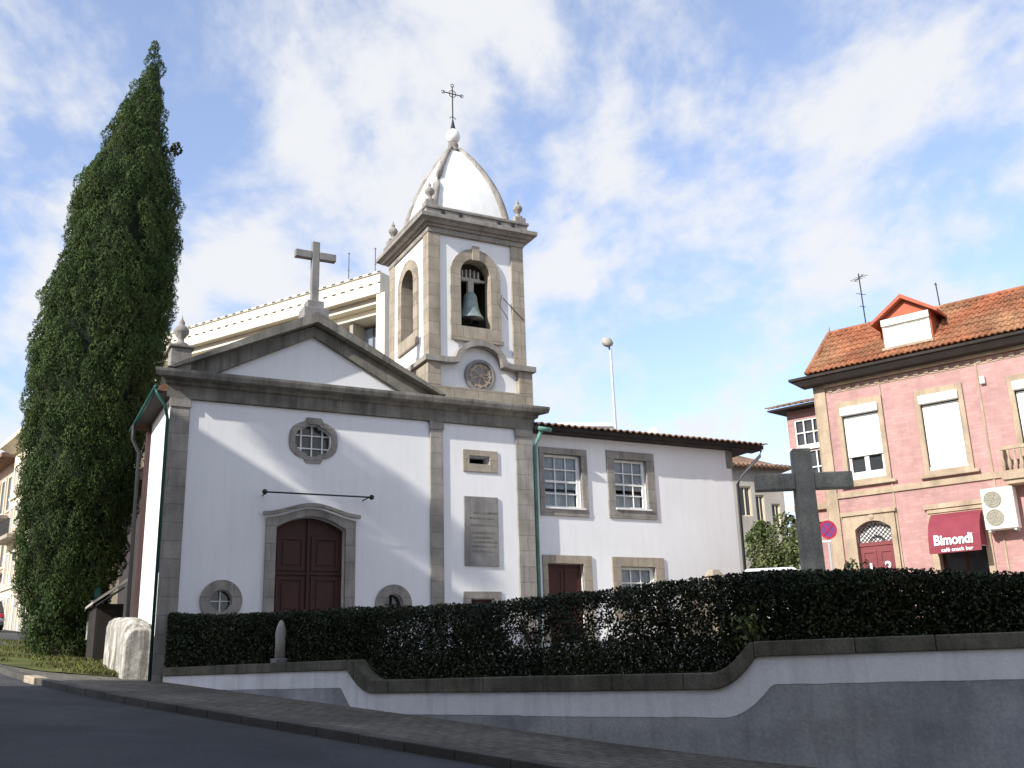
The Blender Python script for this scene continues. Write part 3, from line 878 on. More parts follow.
# belfry openings with stone surrounds
def surround(mbb, cx, axis, y0, y1):
    o_ = arch(cx - 0.86, cx + 0.86, 11.36, 13.52, 0.90)
    i_ = arch(cx - 0.52, cx + 0.52, 11.80, 13.56, 0.52)
    mbb.slab(o_, [i_], y0, y1, axis)
mb = MB(); surround(mb, 8.82, 'y', 0.02, 0.099)
mb.slab(BEL, [arch(8.30, 9.34, 11.80, 13.56, 0.52)], 0.0995, 0.449)
mb.box(8.70, 8.94, -0.04, 0.0195, 14.02, 14.50); mb.box(7.92, 9.72, -0.05, 0.0195, 11.30, 11.42)
cp(mb, 'belfry_surround', M['granite_warm'], tower, 0.012)
mb = MB(); surround(mb, TD / 2, 'x', TX0 - 0.07, TX0 - 0.001); mb.slab(BELS, [arch(TD / 2 - 0.52, TD / 2 + 0.52, 11.80, 13.56, 0.52)], TX0 - 0.0005, TX0 + 0.349, 'x'); cp(mb, 'belfry_surround', M['granite_warm'], tower, 0.012)
mb = MB(); mb.slab(rect(TX0 + 0.36, TX1 - 0.36, 11.46, 14.49), [], TD - 0.50, TD - 0.46); mb.slab(rect(0.47, TD - 0.505, 11.46, 14.49), [], TX1 - 0.40, TX1 - 0.36, 'x'); mb.slab(rect(TX0 + 0.37, TX1 - 0.41, 11.46, 14.49), [BEL], 0.451, 0.47); mb.slab(rect(0.475, TD - 0.505, 11.46, 14.49), [BELS], TX0 + 0.351, TX0 + 0.37, 'x'); cp(mb, 'bell_chamber_shade_lining', M['chamber_shade'], tower)  # dark lining added so the sunlit chamber walls look shaded
mb = MB(); mb.tube([(9.75, 0.0, 12.9), (10.1, -0.02, 12.55), (10.45, -0.02, 12.25)], 0.015, 5); mb.tube([(9.72, 0.0, 13.0), (9.6, -0.05, 12.6), (9.9, -0.02, 12.2)], 0.012, 5); cp(mb, 'cable', M['iron'], tower)
# crowning entablature
def ring4(mbb, e, z0, z1, e2=None):
    e2 = e if e2 is None else e2
    x0, x1, y0, y1 = TX0, TX1, 0.05, TD - 0.05
    mbb.hexa([(x0 - e, y0 - e, z0), (x1 + e, y0 - e, z0), (x1 + e, y1 + e, z0), (x0 - e, y1 + e, z0),
              (x0 - e2, y0 - e2, z1), (x1 + e2, y0 - e2, z1), (x1 + e2, y1 + e2, z1), (x0 - e2, y1 + e2, z1)])
mb = MB()
ring4(mb, 0.06, 14.755, 14.92); ring4(mb, 0.12, 14.922, 15.0, 0.16); ring4(mb, 0.24, 15.002, 15.10, 0.36); ring4(mb, 0.40, 15.102, 15.24)
ring4(mb, 0.16, 15.242, 15.50); ring4(mb, 0.20, 15.502, 15.60)
cp(mb, 'tower_cornice', M['granite'], tower, 0.012)
for x in (7.6, 8.2, 9.55, 10.05):
    mb = MB(); mb.box(x, x + 0.10, -0.20, -0.1155, 15.34, 15.46); cp(mb, 'spout', M['iron'], tower)
for (x, y) in ((TX0 + 0.06, 0.12), (TX1 - 0.06, 0.12), (TX0 + 0.06, TD - 0.12), (TX1 - 0.06, TD - 0.12)):
    mb = MB(); mb.box(x - 0.19, x + 0.19, y - 0.19, y + 0.19, 15.602, 15.80); urn(mb, x, y, 15.80, 0.78, 0.16)
    cp(mb, 'finial', M['granite'], tower, 0)
# dome: four curved sides and stone ribs
DC = (8.88, TD / 2)
dp = [(1.30, 15.602), (1.27, 15.95), (1.20, 16.35), (1.10, 16.78), (0.96, 17.22), (0.78, 17.68), (0.57, 18.12), (0.35, 18.52), (0.15, 18.82)]
mb = MB()
rings = []
for hw, z in dp:
    row = []
    for (ax, ay), (bx_, by_) in zip(((-1, -1), (1, -1), (1, 1), (-1, 1)), ((1, -1), (1, 1), (-1, 1), (-1, -1))):
        for k in range(6):
            t = k / 6
            px, py = ax + (bx_ - ax) * t, ay + (by_ - ay) * t
            bul = 1 + 0.07 * math.sin(math.pi * t)
            row.append(mb.bm.verts.new((DC[0] + px * hw * bul, DC[1] + py * hw * bul, z)))
    rings.append(row)
for a, b in zip(rings, rings[1:]):
    for k in range(24): mb.bm.faces.new([a[k], a[(k + 1) % 24], b[(k + 1) % 24], b[k]])
mb.bm.faces.new(rings[-1])
cp(mb, 'dome', M['white_paint'], tower)
mb = MB()
for sx in (-1, 1):
    for sy in (-1, 1):
        mb.tube([(DC[0] + sx * (hw + 0.0), DC[1] + sy * (hw + 0.0), z) for hw, z in dp], [0.13, 0.13, 0.128, 0.122, 0.115, 0.107, 0.10, 0.09, 0.08], 8)
cp(mb, 'dome_ribs', M['granite'], tower, 0, True)
mb = MB()
mb.lathe([(0.30, 18.66), (0.24, 18.80), (0.15, 18.92), (0.19, 19.0), (0.15, 19.07), (0.10, 19.10)], (DC[0], DC[1], 0), 16)
cp(mb, 'dome_neck', M['granite'], tower, 0, True)
mb = MB(); mb.lathe([(0.06, 19.08), (0.17, 19.14), (0.235, 19.25), (0.25, 19.36), (0.21, 19.50), (0.12, 19.60), (0.02, 19.64)], (DC[0], DC[1], 0), 18); cp(mb, 'dome_ball', M['white_paint'], tower, 0, True)
mb = MB()
cx, cy = DC
mb.lathe([(0.10, 19.62), (0.06, 19.80), (0.035, 19.95), (0.025, 20.0)], (cx, cy, 0), 10)
mb.tube([(cx, cy, 19.95), (cx, cy, 21.32)], 0.022, 6)
for s_ in (-1, 1):
    mb.tube([(cx + s_ * 0.02, cy, 21.03), (cx + s_ * 0.36, cy, 21.03)], 0.018, 6)
    mb.tube([(cx + s_ * (0.36 + 0.06 * math.cos(a)), cy, 21.03 + 0.06 * math.sin(a)) for a in [k * 2 * math.pi / 9 for k in range(9)]], 0.014, 5)
mb.tube([(cx + 0.13 * math.cos(k * 2 * math.pi / 16), cy, 21.03 + 0.13 * math.sin(k * 2 * math.pi / 16)) for k in range(17)], 0.014, 5)
mb.tube([(cx + 0.06 * math.cos(k * 2 * math.pi / 9), cy, 21.36 + 0.06 * math.sin(k * 2 * math.pi / 9)) for k in range(10)], 0.014, 5)
mb.tube([(cx - 0.12, cy, 20.05), (cx, cy, 20.14), (cx + 0.12, cy, 20.05)], 0.014, 5)
cp(mb, 'iron_cross', M['iron'], tower)

# bell hanging in the front opening
bell_pos = Matrix.Rotation(CR, 4, 'Z') @ Vector((8.80, 0.42, 0))
bell = empty('church_bell', (CO[0] + bell_pos.x, CO[1] + bell_pos.y, 11.95), CR, 'green bronze bell hanging in the arched front opening of the tower', 'bell')
mb = MB()
pr = [(0.43, 0.22), (0.41, 0.27), (0.33, 0.40), (0.26, 0.60), (0.225, 0.85), (0.205, 1.02), (0.15, 1.10), (0.05, 1.13), (0.001, 1.13)]
mb.lathe(pr, (0, 0, 0), 24)
mb.lathe([(0.43, 0.22), (0.38, 0.24), (0.28, 0.45), (0.18, 0.9), (0.001, 0.98)], (0, 0, 0), 24)
mb.build('bell_body', M['bronze'], bell, 0, 0, True)
mb = MB(); mb.tube([(0, 0, 0.95), (0, 0, 0.2)], 0.02, 6); mb.lathe([(0.001, 0.08), (0.06, 0.12), (0.06, 0.2), (0.001, 0.25)], (0, 0, 0), 10); mb.build('clapper', M['iron'], bell)
mb = MB()
mb.box(-0.34, 0.34, -0.06, 0.06, 1.50, 1.62)
mb.box(-0.10, 0.10, -0.07, 0.07, 1.13, 1.4995)
for x in (-0.28, -0.14, 0.0, 0.14, 0.28): mb.box(x - 0.03, x + 0.03, -0.05, 0.05, 1.6205, 1.92 - abs(x) * 0.2)
mb.box(-0.515, -0.341, -0.035, 0.035, 1.52, 1.60); mb.box(0.341, 0.515, -0.035, 0.035, 1.52, 1.60)
mb.build('headstock', M['far_grey'], bell, 0, 0.01)

# ------------------------------------------------------------------ annex (priest's house) in line with the facade
AZ = 2.0
annex = empty('parish_house', (CO[0], CO[1], AZ), CR, 'two storey white house with tiled eave joined to the right side of the church', 'house')
def ap(mbb, name, m, parent=None, bevel=0.0, smooth=False): return mbb.build(name, m, parent or annex, AZ, bevel, smooth)
AY = 0.2                                     # facade plane sits 20 cm behind the church front
AW = [(11.10, 12.44, 6.34, 8.02), (13.68, 14.93, 6.42, 8.02)]
ADOOR = rect(11.10, 12.36, 1.9, 4.63)
ALOW = rect(13.72, 15.02, 3.2, 4.58)
mb = MB()
mb.slab(rect(10.585, 18.5, 1.0, 8.62), [rect(*w) for w in AW] + [ADOOR, ALOW], AY, AY + 0.4)
mb.box(18.1, 18.5, AY + 0.4, 9.0, 1.0, 8.62); mb.box(10.7, 18.1, 8.6, 9.0, 1.0, 8.62)
ap(mb, 'wall', M['plaster'])
mb = MB(); mb.box(10.7, 18.05, 2.4, 2.5, 1.0, 8.5); ap(mb, 'dark_backing', M['dark'])  # near-black sheet, darkness of the rooms put into its colour
fr_ = [(10.93, 12.66, 6.08, 8.22), (13.40, 15.24, 6.10, 8.28)]
def sash(parent, x0, x1, z0, z1, y, cols, rows, part, curtain=True):
    mbb = MB(); mbb.slab(rect(x0, x1, z0, z1), [rect(x0 + 0.07, x1 - 0.10, z0 + 0.07, z1 - 0.07)], y, y + 0.07)
    for c in range(1, cols):
        xx = x0 + 0.07 + (x1 - x0 - 0.17) * c / cols
        mbb.box(xx - 0.018, xx + 0.018, y + 0.01, y + 0.055, z0 + 0.0701, z1 - 0.0701)
    for r_ in range(1, rows):
        z_ = z0 + 0.07 + (z1 - z0 - 0.14) * r_ / rows
        w_ = 0.034 if r_ == rows // 2 else 0.018
        xs_ = [x0 + 0.0701] + sum([[x0 + 0.07 + (x1 - x0 - 0.17) * c / cols - 0.0181, x0 + 0.07 + (x1 - x0 - 0.17) * c / cols + 0.0181] for c in range(1, cols)], []) + [x1 - 0.1001]
        for q_ in range(0, len(xs_), 2): mbb.box(xs_[q_], xs_[q_ + 1], y + 0.008, y + 0.057, z_ - w_, z_ + w_)
    part(mbb, 'sash', M['white_paint'], parent, 0.004)
    mbb = MB(); mbb.box(x0 + 0.07, x1 - 0.10, y + 0.06, y + 0.066, z0 + 0.07, z1 - 0.07); part(mbb, 'pane', M['glass_win'], parent)
    if curtain:
        mbb = MB()
        n_ = 40
        pv = None
        for k in range(n_ + 1):
            xx = x0 + 0.08 + (x1 - x0 - 0.19) * k / n_
            yy = y + 0.14 + 0.025 * math.sin(k * 1.9) + 0.012 * math.sin(k * 4.7)
            if pv: mbb.poly([(pv[0], pv[1], z0 + 0.08), (xx, yy, z0 + 0.08), (xx, yy, z0 + (z1 - z0) * curtain), (pv[0], pv[1], z0 + (z1 - z0) * curtain)])
            pv = (xx, yy)
        part(mbb, 'curtain', M['blind'], parent)
# thin clear pane with a reflection of the sky
mg = bpy.data.materials.new('window_pane'); mg.use_nodes = True
t_ = mg.node_tree; t_.nodes.clear()
o_ = t_.nodes.new('ShaderNodeOutputMaterial'); mixn = t_.nodes.new('ShaderNodeMixShader'); gl = t_.nodes.new('ShaderNodeBsdfGlossy'); tr = t_.nodes.new('ShaderNodeBsdfTransparent'); fz = t_.nodes.new('ShaderNodeFresnel')
gl.inputs['Roughness'].default_value = 0.03; fz.inputs[0].default_value = 1.25
tr.inputs[0].default_value = (0.86, 0.88, 0.89, 1)
t_.links.new(fz.outputs[0], mixn.inputs[0]); t_.links.new(tr.outputs[0], mixn.inputs[1]); t_.links.new(gl.outputs[0], mixn.inputs[2]); t_.links.new(mixn.outputs[0], o_.inputs[0])
M['glass_win'] = mg
for k, ((x0, x1, z0, z1), (a0, a1, b0, b1)) in enumerate(zip(AW, fr_)):
    mb = MB(); mb.slab(rect(a0, a1, b0, b1), [rect(x0, x1, z0, z1)], AY - 0.05, AY + 0.1)
    f_ = ap(mb, 'window', M['granite'], None, 0.01)
    mb = MB(); mb.box(x0 - 0.03, x1 + 0.08, AY - 0.10, AY + 0.2, z0 - 0.055, z0 - 0.002); ap(mb, 'sill', M['white_paint'], f_, 0.008)
    sash(f_, x0 + 0.01, x1 - 0.01, z0 + 0.005, z1 - 0.01, AY + 0.12, 3, 4, ap, 0.32)
    mb = MB(); mb.box(x0 + 0.08, x1 - 0.11, AY + 0.20, AY + 0.24, z0 + 0.62, z1 - 0.08); ap(mb, 'inner_blind', M['curtain'], f_)
mb = MB(); mb.slab(rect(13.40, 15.36, 2.9, 4.88), [ALOW], AY - 0.05, AY + 0.1); f_ = ap(mb, 'window', M['granite_warm'], None, 0.01)
sash(f_, 13.73, 15.01, 3.205, 4.57, AY + 0.12, 3, 3, ap, False)
mb = MB(); mb.box(13.8, 14.9, AY + 0.20, AY + 0.24, 3.27, 4.5); ap(mb, 'inner_blind', M['curtain'], f_)
mb = MB(); mb.slab([(10.93, 1.9), (12.66, 1.9), (12.66, 4.88), (10.93, 4.88)], [ADOOR], AY - 0.05, AY + 0.1); f_ = ap(mb, 'door_surround', M['granite_warm'], None, 0.01)
dd = MB(); dd.box(11.10, 12.36, AY + 0.16, AY + 0.22, 1.9, 4.63)
dleaf = ap(dd, 'door', M['wood'])
mb = MB()
for x in (11.14, 11.76): mb.slab(rect(x, x + 0.56, 2.3, 4.5), [rect(x + 0.08, x + 0.48, 2.4, 3.3), rect(x + 0.08, x + 0.48, 3.42, 4.4)], AY + 0.135, AY + 0.1595)
ap(mb, 'door_panels', M['wood'], dleaf, 0.005)
# granite return at the right corner under the gutter
mb = MB(); mb.box(18.28, 18.56, AY - 0.03, AY + 0.3, 8.0, 8.60); ap(mb, 'corner_stone', M['granite_dark'], None, 0.02)
# roof: eave boards and barrel tiles
mb = MB(); mb.box(10.62, 19.55, AY - 0.42, AY + 0.1, 8.625, 8.70); mb.box(10.62, 19.6, AY - 0.47, AY - 0.43, 8.66, 8.80); ap(mb, 'eave_board', M['soffit'])
mb = MB(); tile_roof(mb, 10.62, 19.75, AY - 0.55, 8.78, AY + 4.4, 9.75, 0.24, 0.4, 0.06); ap(mb, 'tile_roof', M['tile_old'])
mb = MB(); mb.slab([(AY - 0.4, 8.71), (AY + 4.4, 9.72), (9.5, 8.65)], (), 10.62, 19.6, 'x'); ap(mb, 'roof_deck', M['soffit'])
mb = MB()
mb.tube([(10.80, AY - 0.5, 8.62), (10.74, AY - 0.30, 8.34), (10.72, AY - 0.16, 8.15), (10.72, AY - 0.10, 2.0)], 0.062, 8)
mb.tube([(10.67, AY - 0.55, 8.66), (11.1, AY - 0.55, 8.64)], 0.07, 8)
ap(mb, 'downpipe', M['green_pale'], None, 0, True)['label'] = 'pale green rainwater pipe beside the church'
mb = MB()
mb.tube([(19.45, AY - 0.5, 8.62), (19.42, AY - 0.45, 8.42), (18.75, AY - 0.14, 7.72), (18.62, AY - 0.10, 7.45), (18.60, AY - 0.08, 2.0)], 0.055, 8)
ap(mb, 'downpipe', M['pipe'], None, 0, True)['label'] = 'dark bent rainwater pipe on the free corner'
# stone gate pier standing before the annex wall
gp = Matrix.Rotation(CR, 4, 'Z') @ Vector((16.75, -0.55, 0))
gpo = empty('gate_pier', (CO[0] + gp.x, CO[1] + gp.y, 2.1), CR, 'small brown stone pier just showing above the hedge before the white house', 'pier')
mb = MB(); mb.box(-0.19, 0.19, -0.19, 0.19, 0, 2.15); mb.build('shaft', M['granite_warm'], gpo, 0, 0.02)
mb = MB(); mb.hexa([(-0.24, -0.24, 2.152), (0.24, -0.24, 2.152), (0.24, 0.24, 2.152), (-0.24, 0.24, 2.152), (-0.13, -0.13, 2.36), (0.13, -0.13, 2.36), (0.13, 0.13, 2.36), (-0.13, 0.13, 2.36)]); mb.build('cap', M['granite_warm'], gpo, 0, 0.02)
mb = MB(); mb.box(-1.25, -0.2, -0.12, 0.12, 0, 1.98); mb.build('side_wall', M['granite_warm'], gpo, 0, 0.02)

# ------------------------------------------------------------------ things left of the church
sdv = Vector((-0.462, 0.887)); sout = Vector((-0.887, -0.462))
# stained buttress wall against the side wall; local x runs outward, y runs back
bw = empty('stained_wall', (CO[0], CO[1], 1.5), CR, 'low white wall with dark stains and rounded top at the church corner', 'wall')
mb = MB()
prof = [(-0.06, 1.35)] + [(-0.06, 2.85)] + [(-0.10 - 0.0 - 0.10 * k, 2.95 + 0.30 * math.sin(math.pi * (0.15 + k / 9))) for k in range(1, 7)] + [(-0.80, 2.95), (-0.84, 1.35)]
prof = [(-0.02, 1.2), (-0.02, 2.90), (-0.10, 3.02), (-0.26, 3.09), (-0.48, 3.09), (-0.62, 3.0), (-0.68, 2.84), (-0.70, 1.2)]
ys = [0.55 + 0.35 * k for k in range(15)]
ring = []
for k, y in enumerate(ys):
    dzz = (0.0 if k > 2 else (-0.30, -0.14, -0.05)[k]) + 0.012 * math.sin(k * 1.3)
    ring.append([mb.bm.verts.new((x + 0.008 * math.sin(k * 2.1 + z), y, z + (dzz + 0.055 * (y - 0.5) if z > 2 else 0))) for x, z in prof])
for a, b in zip(ring, ring[1:]):
    for k in range(len(prof)): mb.bm.faces.new([a[k], b[k], b[(k + 1) % len(prof)], a[(k + 1) % len(prof)]])
mb.bm.faces.new(ring[0]); mb.bm.faces.new(list(reversed(ring[-1])))
mb.build('masonry', M['plaster_old'], bw, 1.5, 0.03)
# lean-to with canopy behind the cypress
sh_o = Matrix.Rotation(CR, 4, 'Z') @ Vector((0.1, 8.2, 0))
shed = empty('lean_to_shed', (CO[0] + sh_o.x, CO[1] + sh_o.y, 2.2), CR, 'dark lean-to shed with grey sloping canopy beside the cypress', 'shed')
mb = MB(); mb.box(-0.85, -0.05, 0.0, 2.5, 0, 1.75); mb.build('boarding', M['soffit'], shed)
mb = MB(); mb.hexa([(-1.0, -0.35, 1.72), (0.0, -0.35, 2.45), (0.0, 2.6, 2.45), (-1.0, 2.6, 1.72), (-1.0, -0.35, 1.80), (0.0, -0.35, 2.55), (0.0, 2.6, 2.55), (-1.0, 2.6, 1.80)]); mb.build('canopy', M['far_grey'], shed)
mb = MB(); mb.tube([(-0.9, -0.3, 1.66), (-0.1, -0.3, 2.25)], 0.04, 6); mb.build('strut', M['iron'], shed)
mb = MB(); mb.box(-0.8, -0.2, -0.03, -0.001, 0.05, 1.6); mb.build('door', M['soffit'], shed)
gpst = empty('gate_post', (-14.35, 34.4, 2.35), CR, 'dark green gate post with pale jamb between the cypress and the shed', 'post')
mb = MB(); mb.box(-0.10, 0.10, -0.10, 0.10, 0, 2.2); mb.build('post', M['green'], gpst, 0, 0.01)
mb = MB(); mb.lathe([(0.12, 2.2), (0.12, 2.26), (0.07, 2.34), (0.001, 2.4)], (0, 0, 0), 10); mb.build('post_cap', M['green'], gpst)
mb = MB(); mb.box(-0.24, -0.105, -0.05, 0.08, 0.6, 1.9); mb.build('jamb', M['white_paint'], gpst)

# ------------------------------------------------------------------ cypress
CYP = [(26.6,-14.10,0.10),(26.3,-14.12,0.18),(25.68,-14.10,0.32),(24.86,-14.15,0.49),(23.55,-14.33,0.88),(22.23,-14.57,1.25),(20.79,-14.54,1.51),(19.61,-14.82,2.07),(17.92,-14.69,2.12),(16.68,-14.76,2.23),(15.48,-15.06,2.38),(13.51,-15.32,2.44),(11.58,-15.53,2.33),(9.71,-15.67,2.17),(7.89,-15.68,2.07),(6.12,-15.74,1.89),(4.39,-15.80,1.55),(3.37,-15.72,1.30),(2.51,-15.45,1.05)][::-1]
cz = np.array([c[0] for c in CYP]); ccx = np.array([c[1] for c in CYP]); crr = np.array([c[2] for c in CYP]) * 0.945 + 0.01; ccx = ccx + 0.10 * np.clip((16 - cz) / 4, 0, 1)
cyp = empty('cypress_tree', (-15.3, 35.0, 2.35), 0, 'very tall dark green cypress leaning slightly right on the grass beside the church', 'tree')
rng = np.random.default_rng(11)
# clumps: rounded upright tufts packed over the crown with dark gaps between them
cand = []
zc = 2.55
tries = rng.uniform(0, 1, (14000, 3))
px_ = np.empty((0, 3)); tufts = []
for t_ in tries:
    z = 2.6 + 23.9 * t_[0]
    ra = float(np.interp(z, cz, crr))
    if t_[1] * 2.5 > ra + 0.2: continue
    a = 2 * math.pi * t_[2]
    size = min(0.30 + 0.38 * rng.uniform() ** 1.4, ra * 0.42 + 0.10)
    rr_ = max(ra - size * 0.80 + rng.uniform(-0.20, 0.10), 0.0)
    c_ = np.array([float(np.interp(z, cz, ccx)) + rr_ * math.cos(a), 35.0 + rr_ * math.sin(a), z])
    if len(px_):
        d2 = ((px_ - c_) * np.array([1, 1, 0.62])); d2 = (d2 ** 2).sum(1)
        if d2.min() < (size * 1.12) ** 2: continue
    px_ = np.vstack([px_, c_]); tufts.append((c_, size, a))
PP = []; AX = []; NR = []
for c_, size, a in tufts:
    m_ = int(200 + 7500 * size ** 2)
    v = rng.normal(size=(m_, 3)); v /= np.linalg.norm(v, axis=1)[:, None]
    out_ = np.array([math.cos(a), math.sin(a), 0.35])
    v = v[(v @ out_) > -0.45]
    sh = rng.uniform(0.90, 1.03, len(v))[:, None]
    lump = 1 + 0.22 * np.sin(v[:, 0] * 7 + v[:, 1] * 5 + size * 40) * np.sin(v[:, 2] * 6 + a * 5)
    w = size * (1 - 0.30 * np.clip(v[:, 2], 0, 1)) * lump
    p = np.stack([v[:, 0] * w, v[:, 1] * w, v[:, 2] * size * 1.45 * lump], 1) * sh + c_
    PP.append(p); AX.append(np.stack([v[:, 0] * 0.7, v[:, 1] * 0.7, 0.9 + 0 * v[:, 2]], 1)); NR.append(v)
P_ = np.concatenate(PP); A_ = np.concatenate(AX); N_ = np.concatenate(NR)
V, F = leaves(P_, 0.075, rng, aspect=0.42, axis=A_, normal=N_)
V = V - np.array([-15.3, 35.0, 2.35])
mesh_np('crown', V, F, M['cypress'], cyp)
# dark core inside the crown; its colour paints shade into the gaps
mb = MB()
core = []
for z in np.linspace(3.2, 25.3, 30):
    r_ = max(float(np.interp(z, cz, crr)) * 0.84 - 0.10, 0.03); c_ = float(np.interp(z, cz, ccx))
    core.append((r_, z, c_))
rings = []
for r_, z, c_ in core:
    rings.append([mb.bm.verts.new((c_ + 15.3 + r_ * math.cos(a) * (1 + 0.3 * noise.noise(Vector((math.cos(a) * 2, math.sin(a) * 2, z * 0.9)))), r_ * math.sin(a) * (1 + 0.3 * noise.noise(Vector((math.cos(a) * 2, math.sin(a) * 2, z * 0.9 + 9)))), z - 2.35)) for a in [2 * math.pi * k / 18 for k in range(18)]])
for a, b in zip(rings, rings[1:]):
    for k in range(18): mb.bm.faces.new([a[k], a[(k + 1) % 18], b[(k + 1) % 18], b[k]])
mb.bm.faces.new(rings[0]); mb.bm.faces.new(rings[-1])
mb.build('dark_core', M['cypress_core'], cyp, 0, 0, True)
mb = MB()
mb.tube([(0.0, 0, -0.2), (-0.15, 0, 0.5), (-0.3, 0, 1.6), (-0.3, 0, 4), (0.2, 0, 12), (1.1, 0, 23)], [0.62, 0.5, 0.42, 0.36, 0.22, 0.05], 10)
for k in range(7):
    a = k * 0.9
    mb.tube([(-0.05 + 0.3 * math.cos(a), 0.3 * math.sin(a), -0.1), (-0.3 + 0.55 * math.cos(a), 0.55 * math.sin(a), 0.9), (-0.35 + 0.9 * math.cos(a), 0.9 * math.sin(a), 2.6)], [0.16, 0.12, 0.05], 6)
mb.build('trunk', M['bark'], cyp)
# the stray tuft sticking out on the right
v = rng.normal(size=(90, 3)); v /= np.linalg.norm(v, axis=1)[:, None]
p = np.array([2.36, 0, 19.36]) + v * np.array([0.20, 0.2, 0.24])
V, F = leaves(p, 0.17, rng, up=0.4)
mesh_np('stray_tuft', V, F, M['cypress'], cyp)
mb = MB(); mb.tube([(1.6, 0, 18.6), (2.0, 0, 19.2), (2.36, 0, 19.4)], [0.04, 0.03, 0.02], 5); mb.build('stray_twig', M['bark'], cyp)

# ------------------------------------------------------------------ hedge on the wall
hedge = empty('hedge', (0.4, 17.9, 1.3), 0, 'long dark clipped hedge behind the coping of the retaining wall, leggy in its middle', 'hedge')
hl_ = [tuple(a.lerp(b, min(max((a - wl[0]).length / 1.6 * 0.8 + 0.2, 0), 1))) for a, b in zip(offset_line(wl, -0.12), offset_line(wl, -0.58))]
hw = smooth_line(resample([(hl_[0][0] - 0.30, hl_[0][1] + 0.26)] + hl_, 0.25), 4)
hd = [0]
for a, b in zip(hw, hw[1:]): hd.append(hd[-1] + (b - a).length)
hx = np.array([p.x for p in hw]); hy = np.array([p.y for p in hw]); hdd = np.array(hd)
rng = np.random.default_rng(21)
NL = 420000
d_ = rng.uniform(0.05, hd[-1], NL)
X = np.interp(d_, hdd, hx); Y = np.interp(d_, hdd, hy)
# top of the hedge follows the photograph: higher at the left end, swelling to the right
top = np.interp(X, [-9, -8.4, -6, -3.4, -1.3, -0.3, 1.3, 2.8, 4, 5.3, 6.7, 9, 14], [3.17, 3.14, 2.98, 2.92, 2.80, 2.78, 2.82, 2.86, 2.86, 2.80, 2.66, 2.55, 2.5])
bot = np.where((X < -3.1) | (X > 3.2), 1.70, 1.30)
f = rng.uniform(0, 1, NL)
Z = bot + (top - bot) * f
wdt = np.where((X < -3.1) | (X > 3.2), 0.42, 0.34) * np.clip(0.35 + (X + 8.7) * 0.6, 0.35, 1)
tx = np.gradient(hx, hdd); ty = np.gradient(hy, hdd)
TX = np.interp(d_, hdd, tx); TY = np.interp(d_, hdd, ty)
side = rng.uniform(-1, 1, NL)
side = np.sign(side) * np.abs(side) ** 0.7 * wdt
X = X - TY * side; Y = Y + TX * side
bumpz = np.array([noise.noise(Vector((a * 1.1, b * 1.1, 0))) for a, b in zip(X[::1], Y[::1])])
fineb = np.array([noise.noise(Vector((a * 4.5, b * 4.5, 3))) for a, b in zip(X, Y)])
Z = Z + (0.045 * bumpz + 0.03 * fineb) * f
dens = np.array([noise.noise(Vector((a * 2.6, b * 2.6, c * 2.2))) for a, b, c in zip(X, Y, Z)])
mid = np.clip((X + 3.0) / 0.8, 0, 1) * np.clip((3.3 - X) / 0.5, 0, 1)
patch = 0.5 + 0.5 * np.sin(X * 2.9 + 0.9) * np.sin(X * 1.13 + 2.2)
band_ = np.clip((f - 0.30) * 6, 0, 1) * np.clip((0.90 - f) * 9, 0, 1)
fine2 = np.array([noise.noise(Vector((a * 5.5, b * 5.5, c * 4.0 + 7))) for a, b, c in zip(X, Y, Z)])
hole = np.clip((fine2 + 0.62 * patch - 0.30) * 5, 0, 1)
side_hole = np.clip((fine2 - 0.42) * 5, 0, 1) * 0.75
keepp = 1.0 - np.maximum(mid * band_ * hole * 0.97, (1 - mid) * side_hole * band_)
keepp = keepp * (1 - 0.35 * mid * np.clip((0.3 - f) * 6, 0, 1) * np.clip(dens * 3, 0, 1)) * np.where(mid > 0.3, 0.72, 1.0)
k_ = rng.uniform(0, 1, NL) < np.maximum(keepp, 0.02)
P_ = np.stack([X, Y, Z], 1)[k_]
V, F = leaves(P_, 0.052, rng, up=0.3, aspect=0.62)
off = np.array([0.4, 17.9, 1.3])
mesh_np('foliage', V - off, F, M['hedge'], hedge)
# sprigs rising above the clipped top
mb = MB()
rnd = random.Random(8)
for k in range(230):
    d = rnd.uniform(0.1, hd[-1] - 0.1)
    x, y = float(np.interp(d, hdd, hx)) + rnd.uniform(-0.2, 0.2), float(np.interp(d, hdd, hy)) + rnd.uniform(-0.2, 0.2)
    b_ = 1.62 if (x < -3.1 or x > 3.2) else 1.22
    t_z = float(np.interp(x, [-9, -3.4, 0, 4, 7, 14], [3.0, 2.8, 2.65, 2.7, 2.5, 2.3]))
    p0 = Vector((x, y, b_)) - Vector(off)
    m1 = Vector((x + rnd.uniform(-0.12, 0.12), y + rnd.uniform(-0.12, 0.12), b_ + 0.5)) - Vector(off)
    p1 = Vector((x + rnd.uniform(-0.3, 0.3), y + rnd.uniform(-0.25, 0.25), t_z - rnd.uniform(0.12, 0.5))) - Vector(off)
    mb.tube([p0, m1, p1], [rnd.uniform(0.012, 0.026), 0.014, 0.006], 5, False)
mb.build('stems', M['bark'], hedge)
# yellow-green shrub where the coping steps up
ys_ = empty('young_shrub', (3.35, 14.78, 1.5), 0, 'small yellow-green shrub poking through the hedge at the step of the coping', 'shrub')
v = rng.normal(size=(170, 3)) * np.array([0.12, 0.08, 0.20]) + np.array([0, 0, 0.52])
V, F = leaves(v, 0.075, rng, up=0.3); mesh_np('leaves', V, F, M['limeleaf'], ys_)
mb = MB()
for k in range(6): mb.tube([(0, 0, 0), (0.08 * math.cos(k), 0.08 * math.sin(k), 0.35), (0.2 * math.cos(k), 0.12 * math.sin(k), 0.75)], [0.012, 0.009, 0.004], 5)
mb.build('stems', M['bark'], ys_)
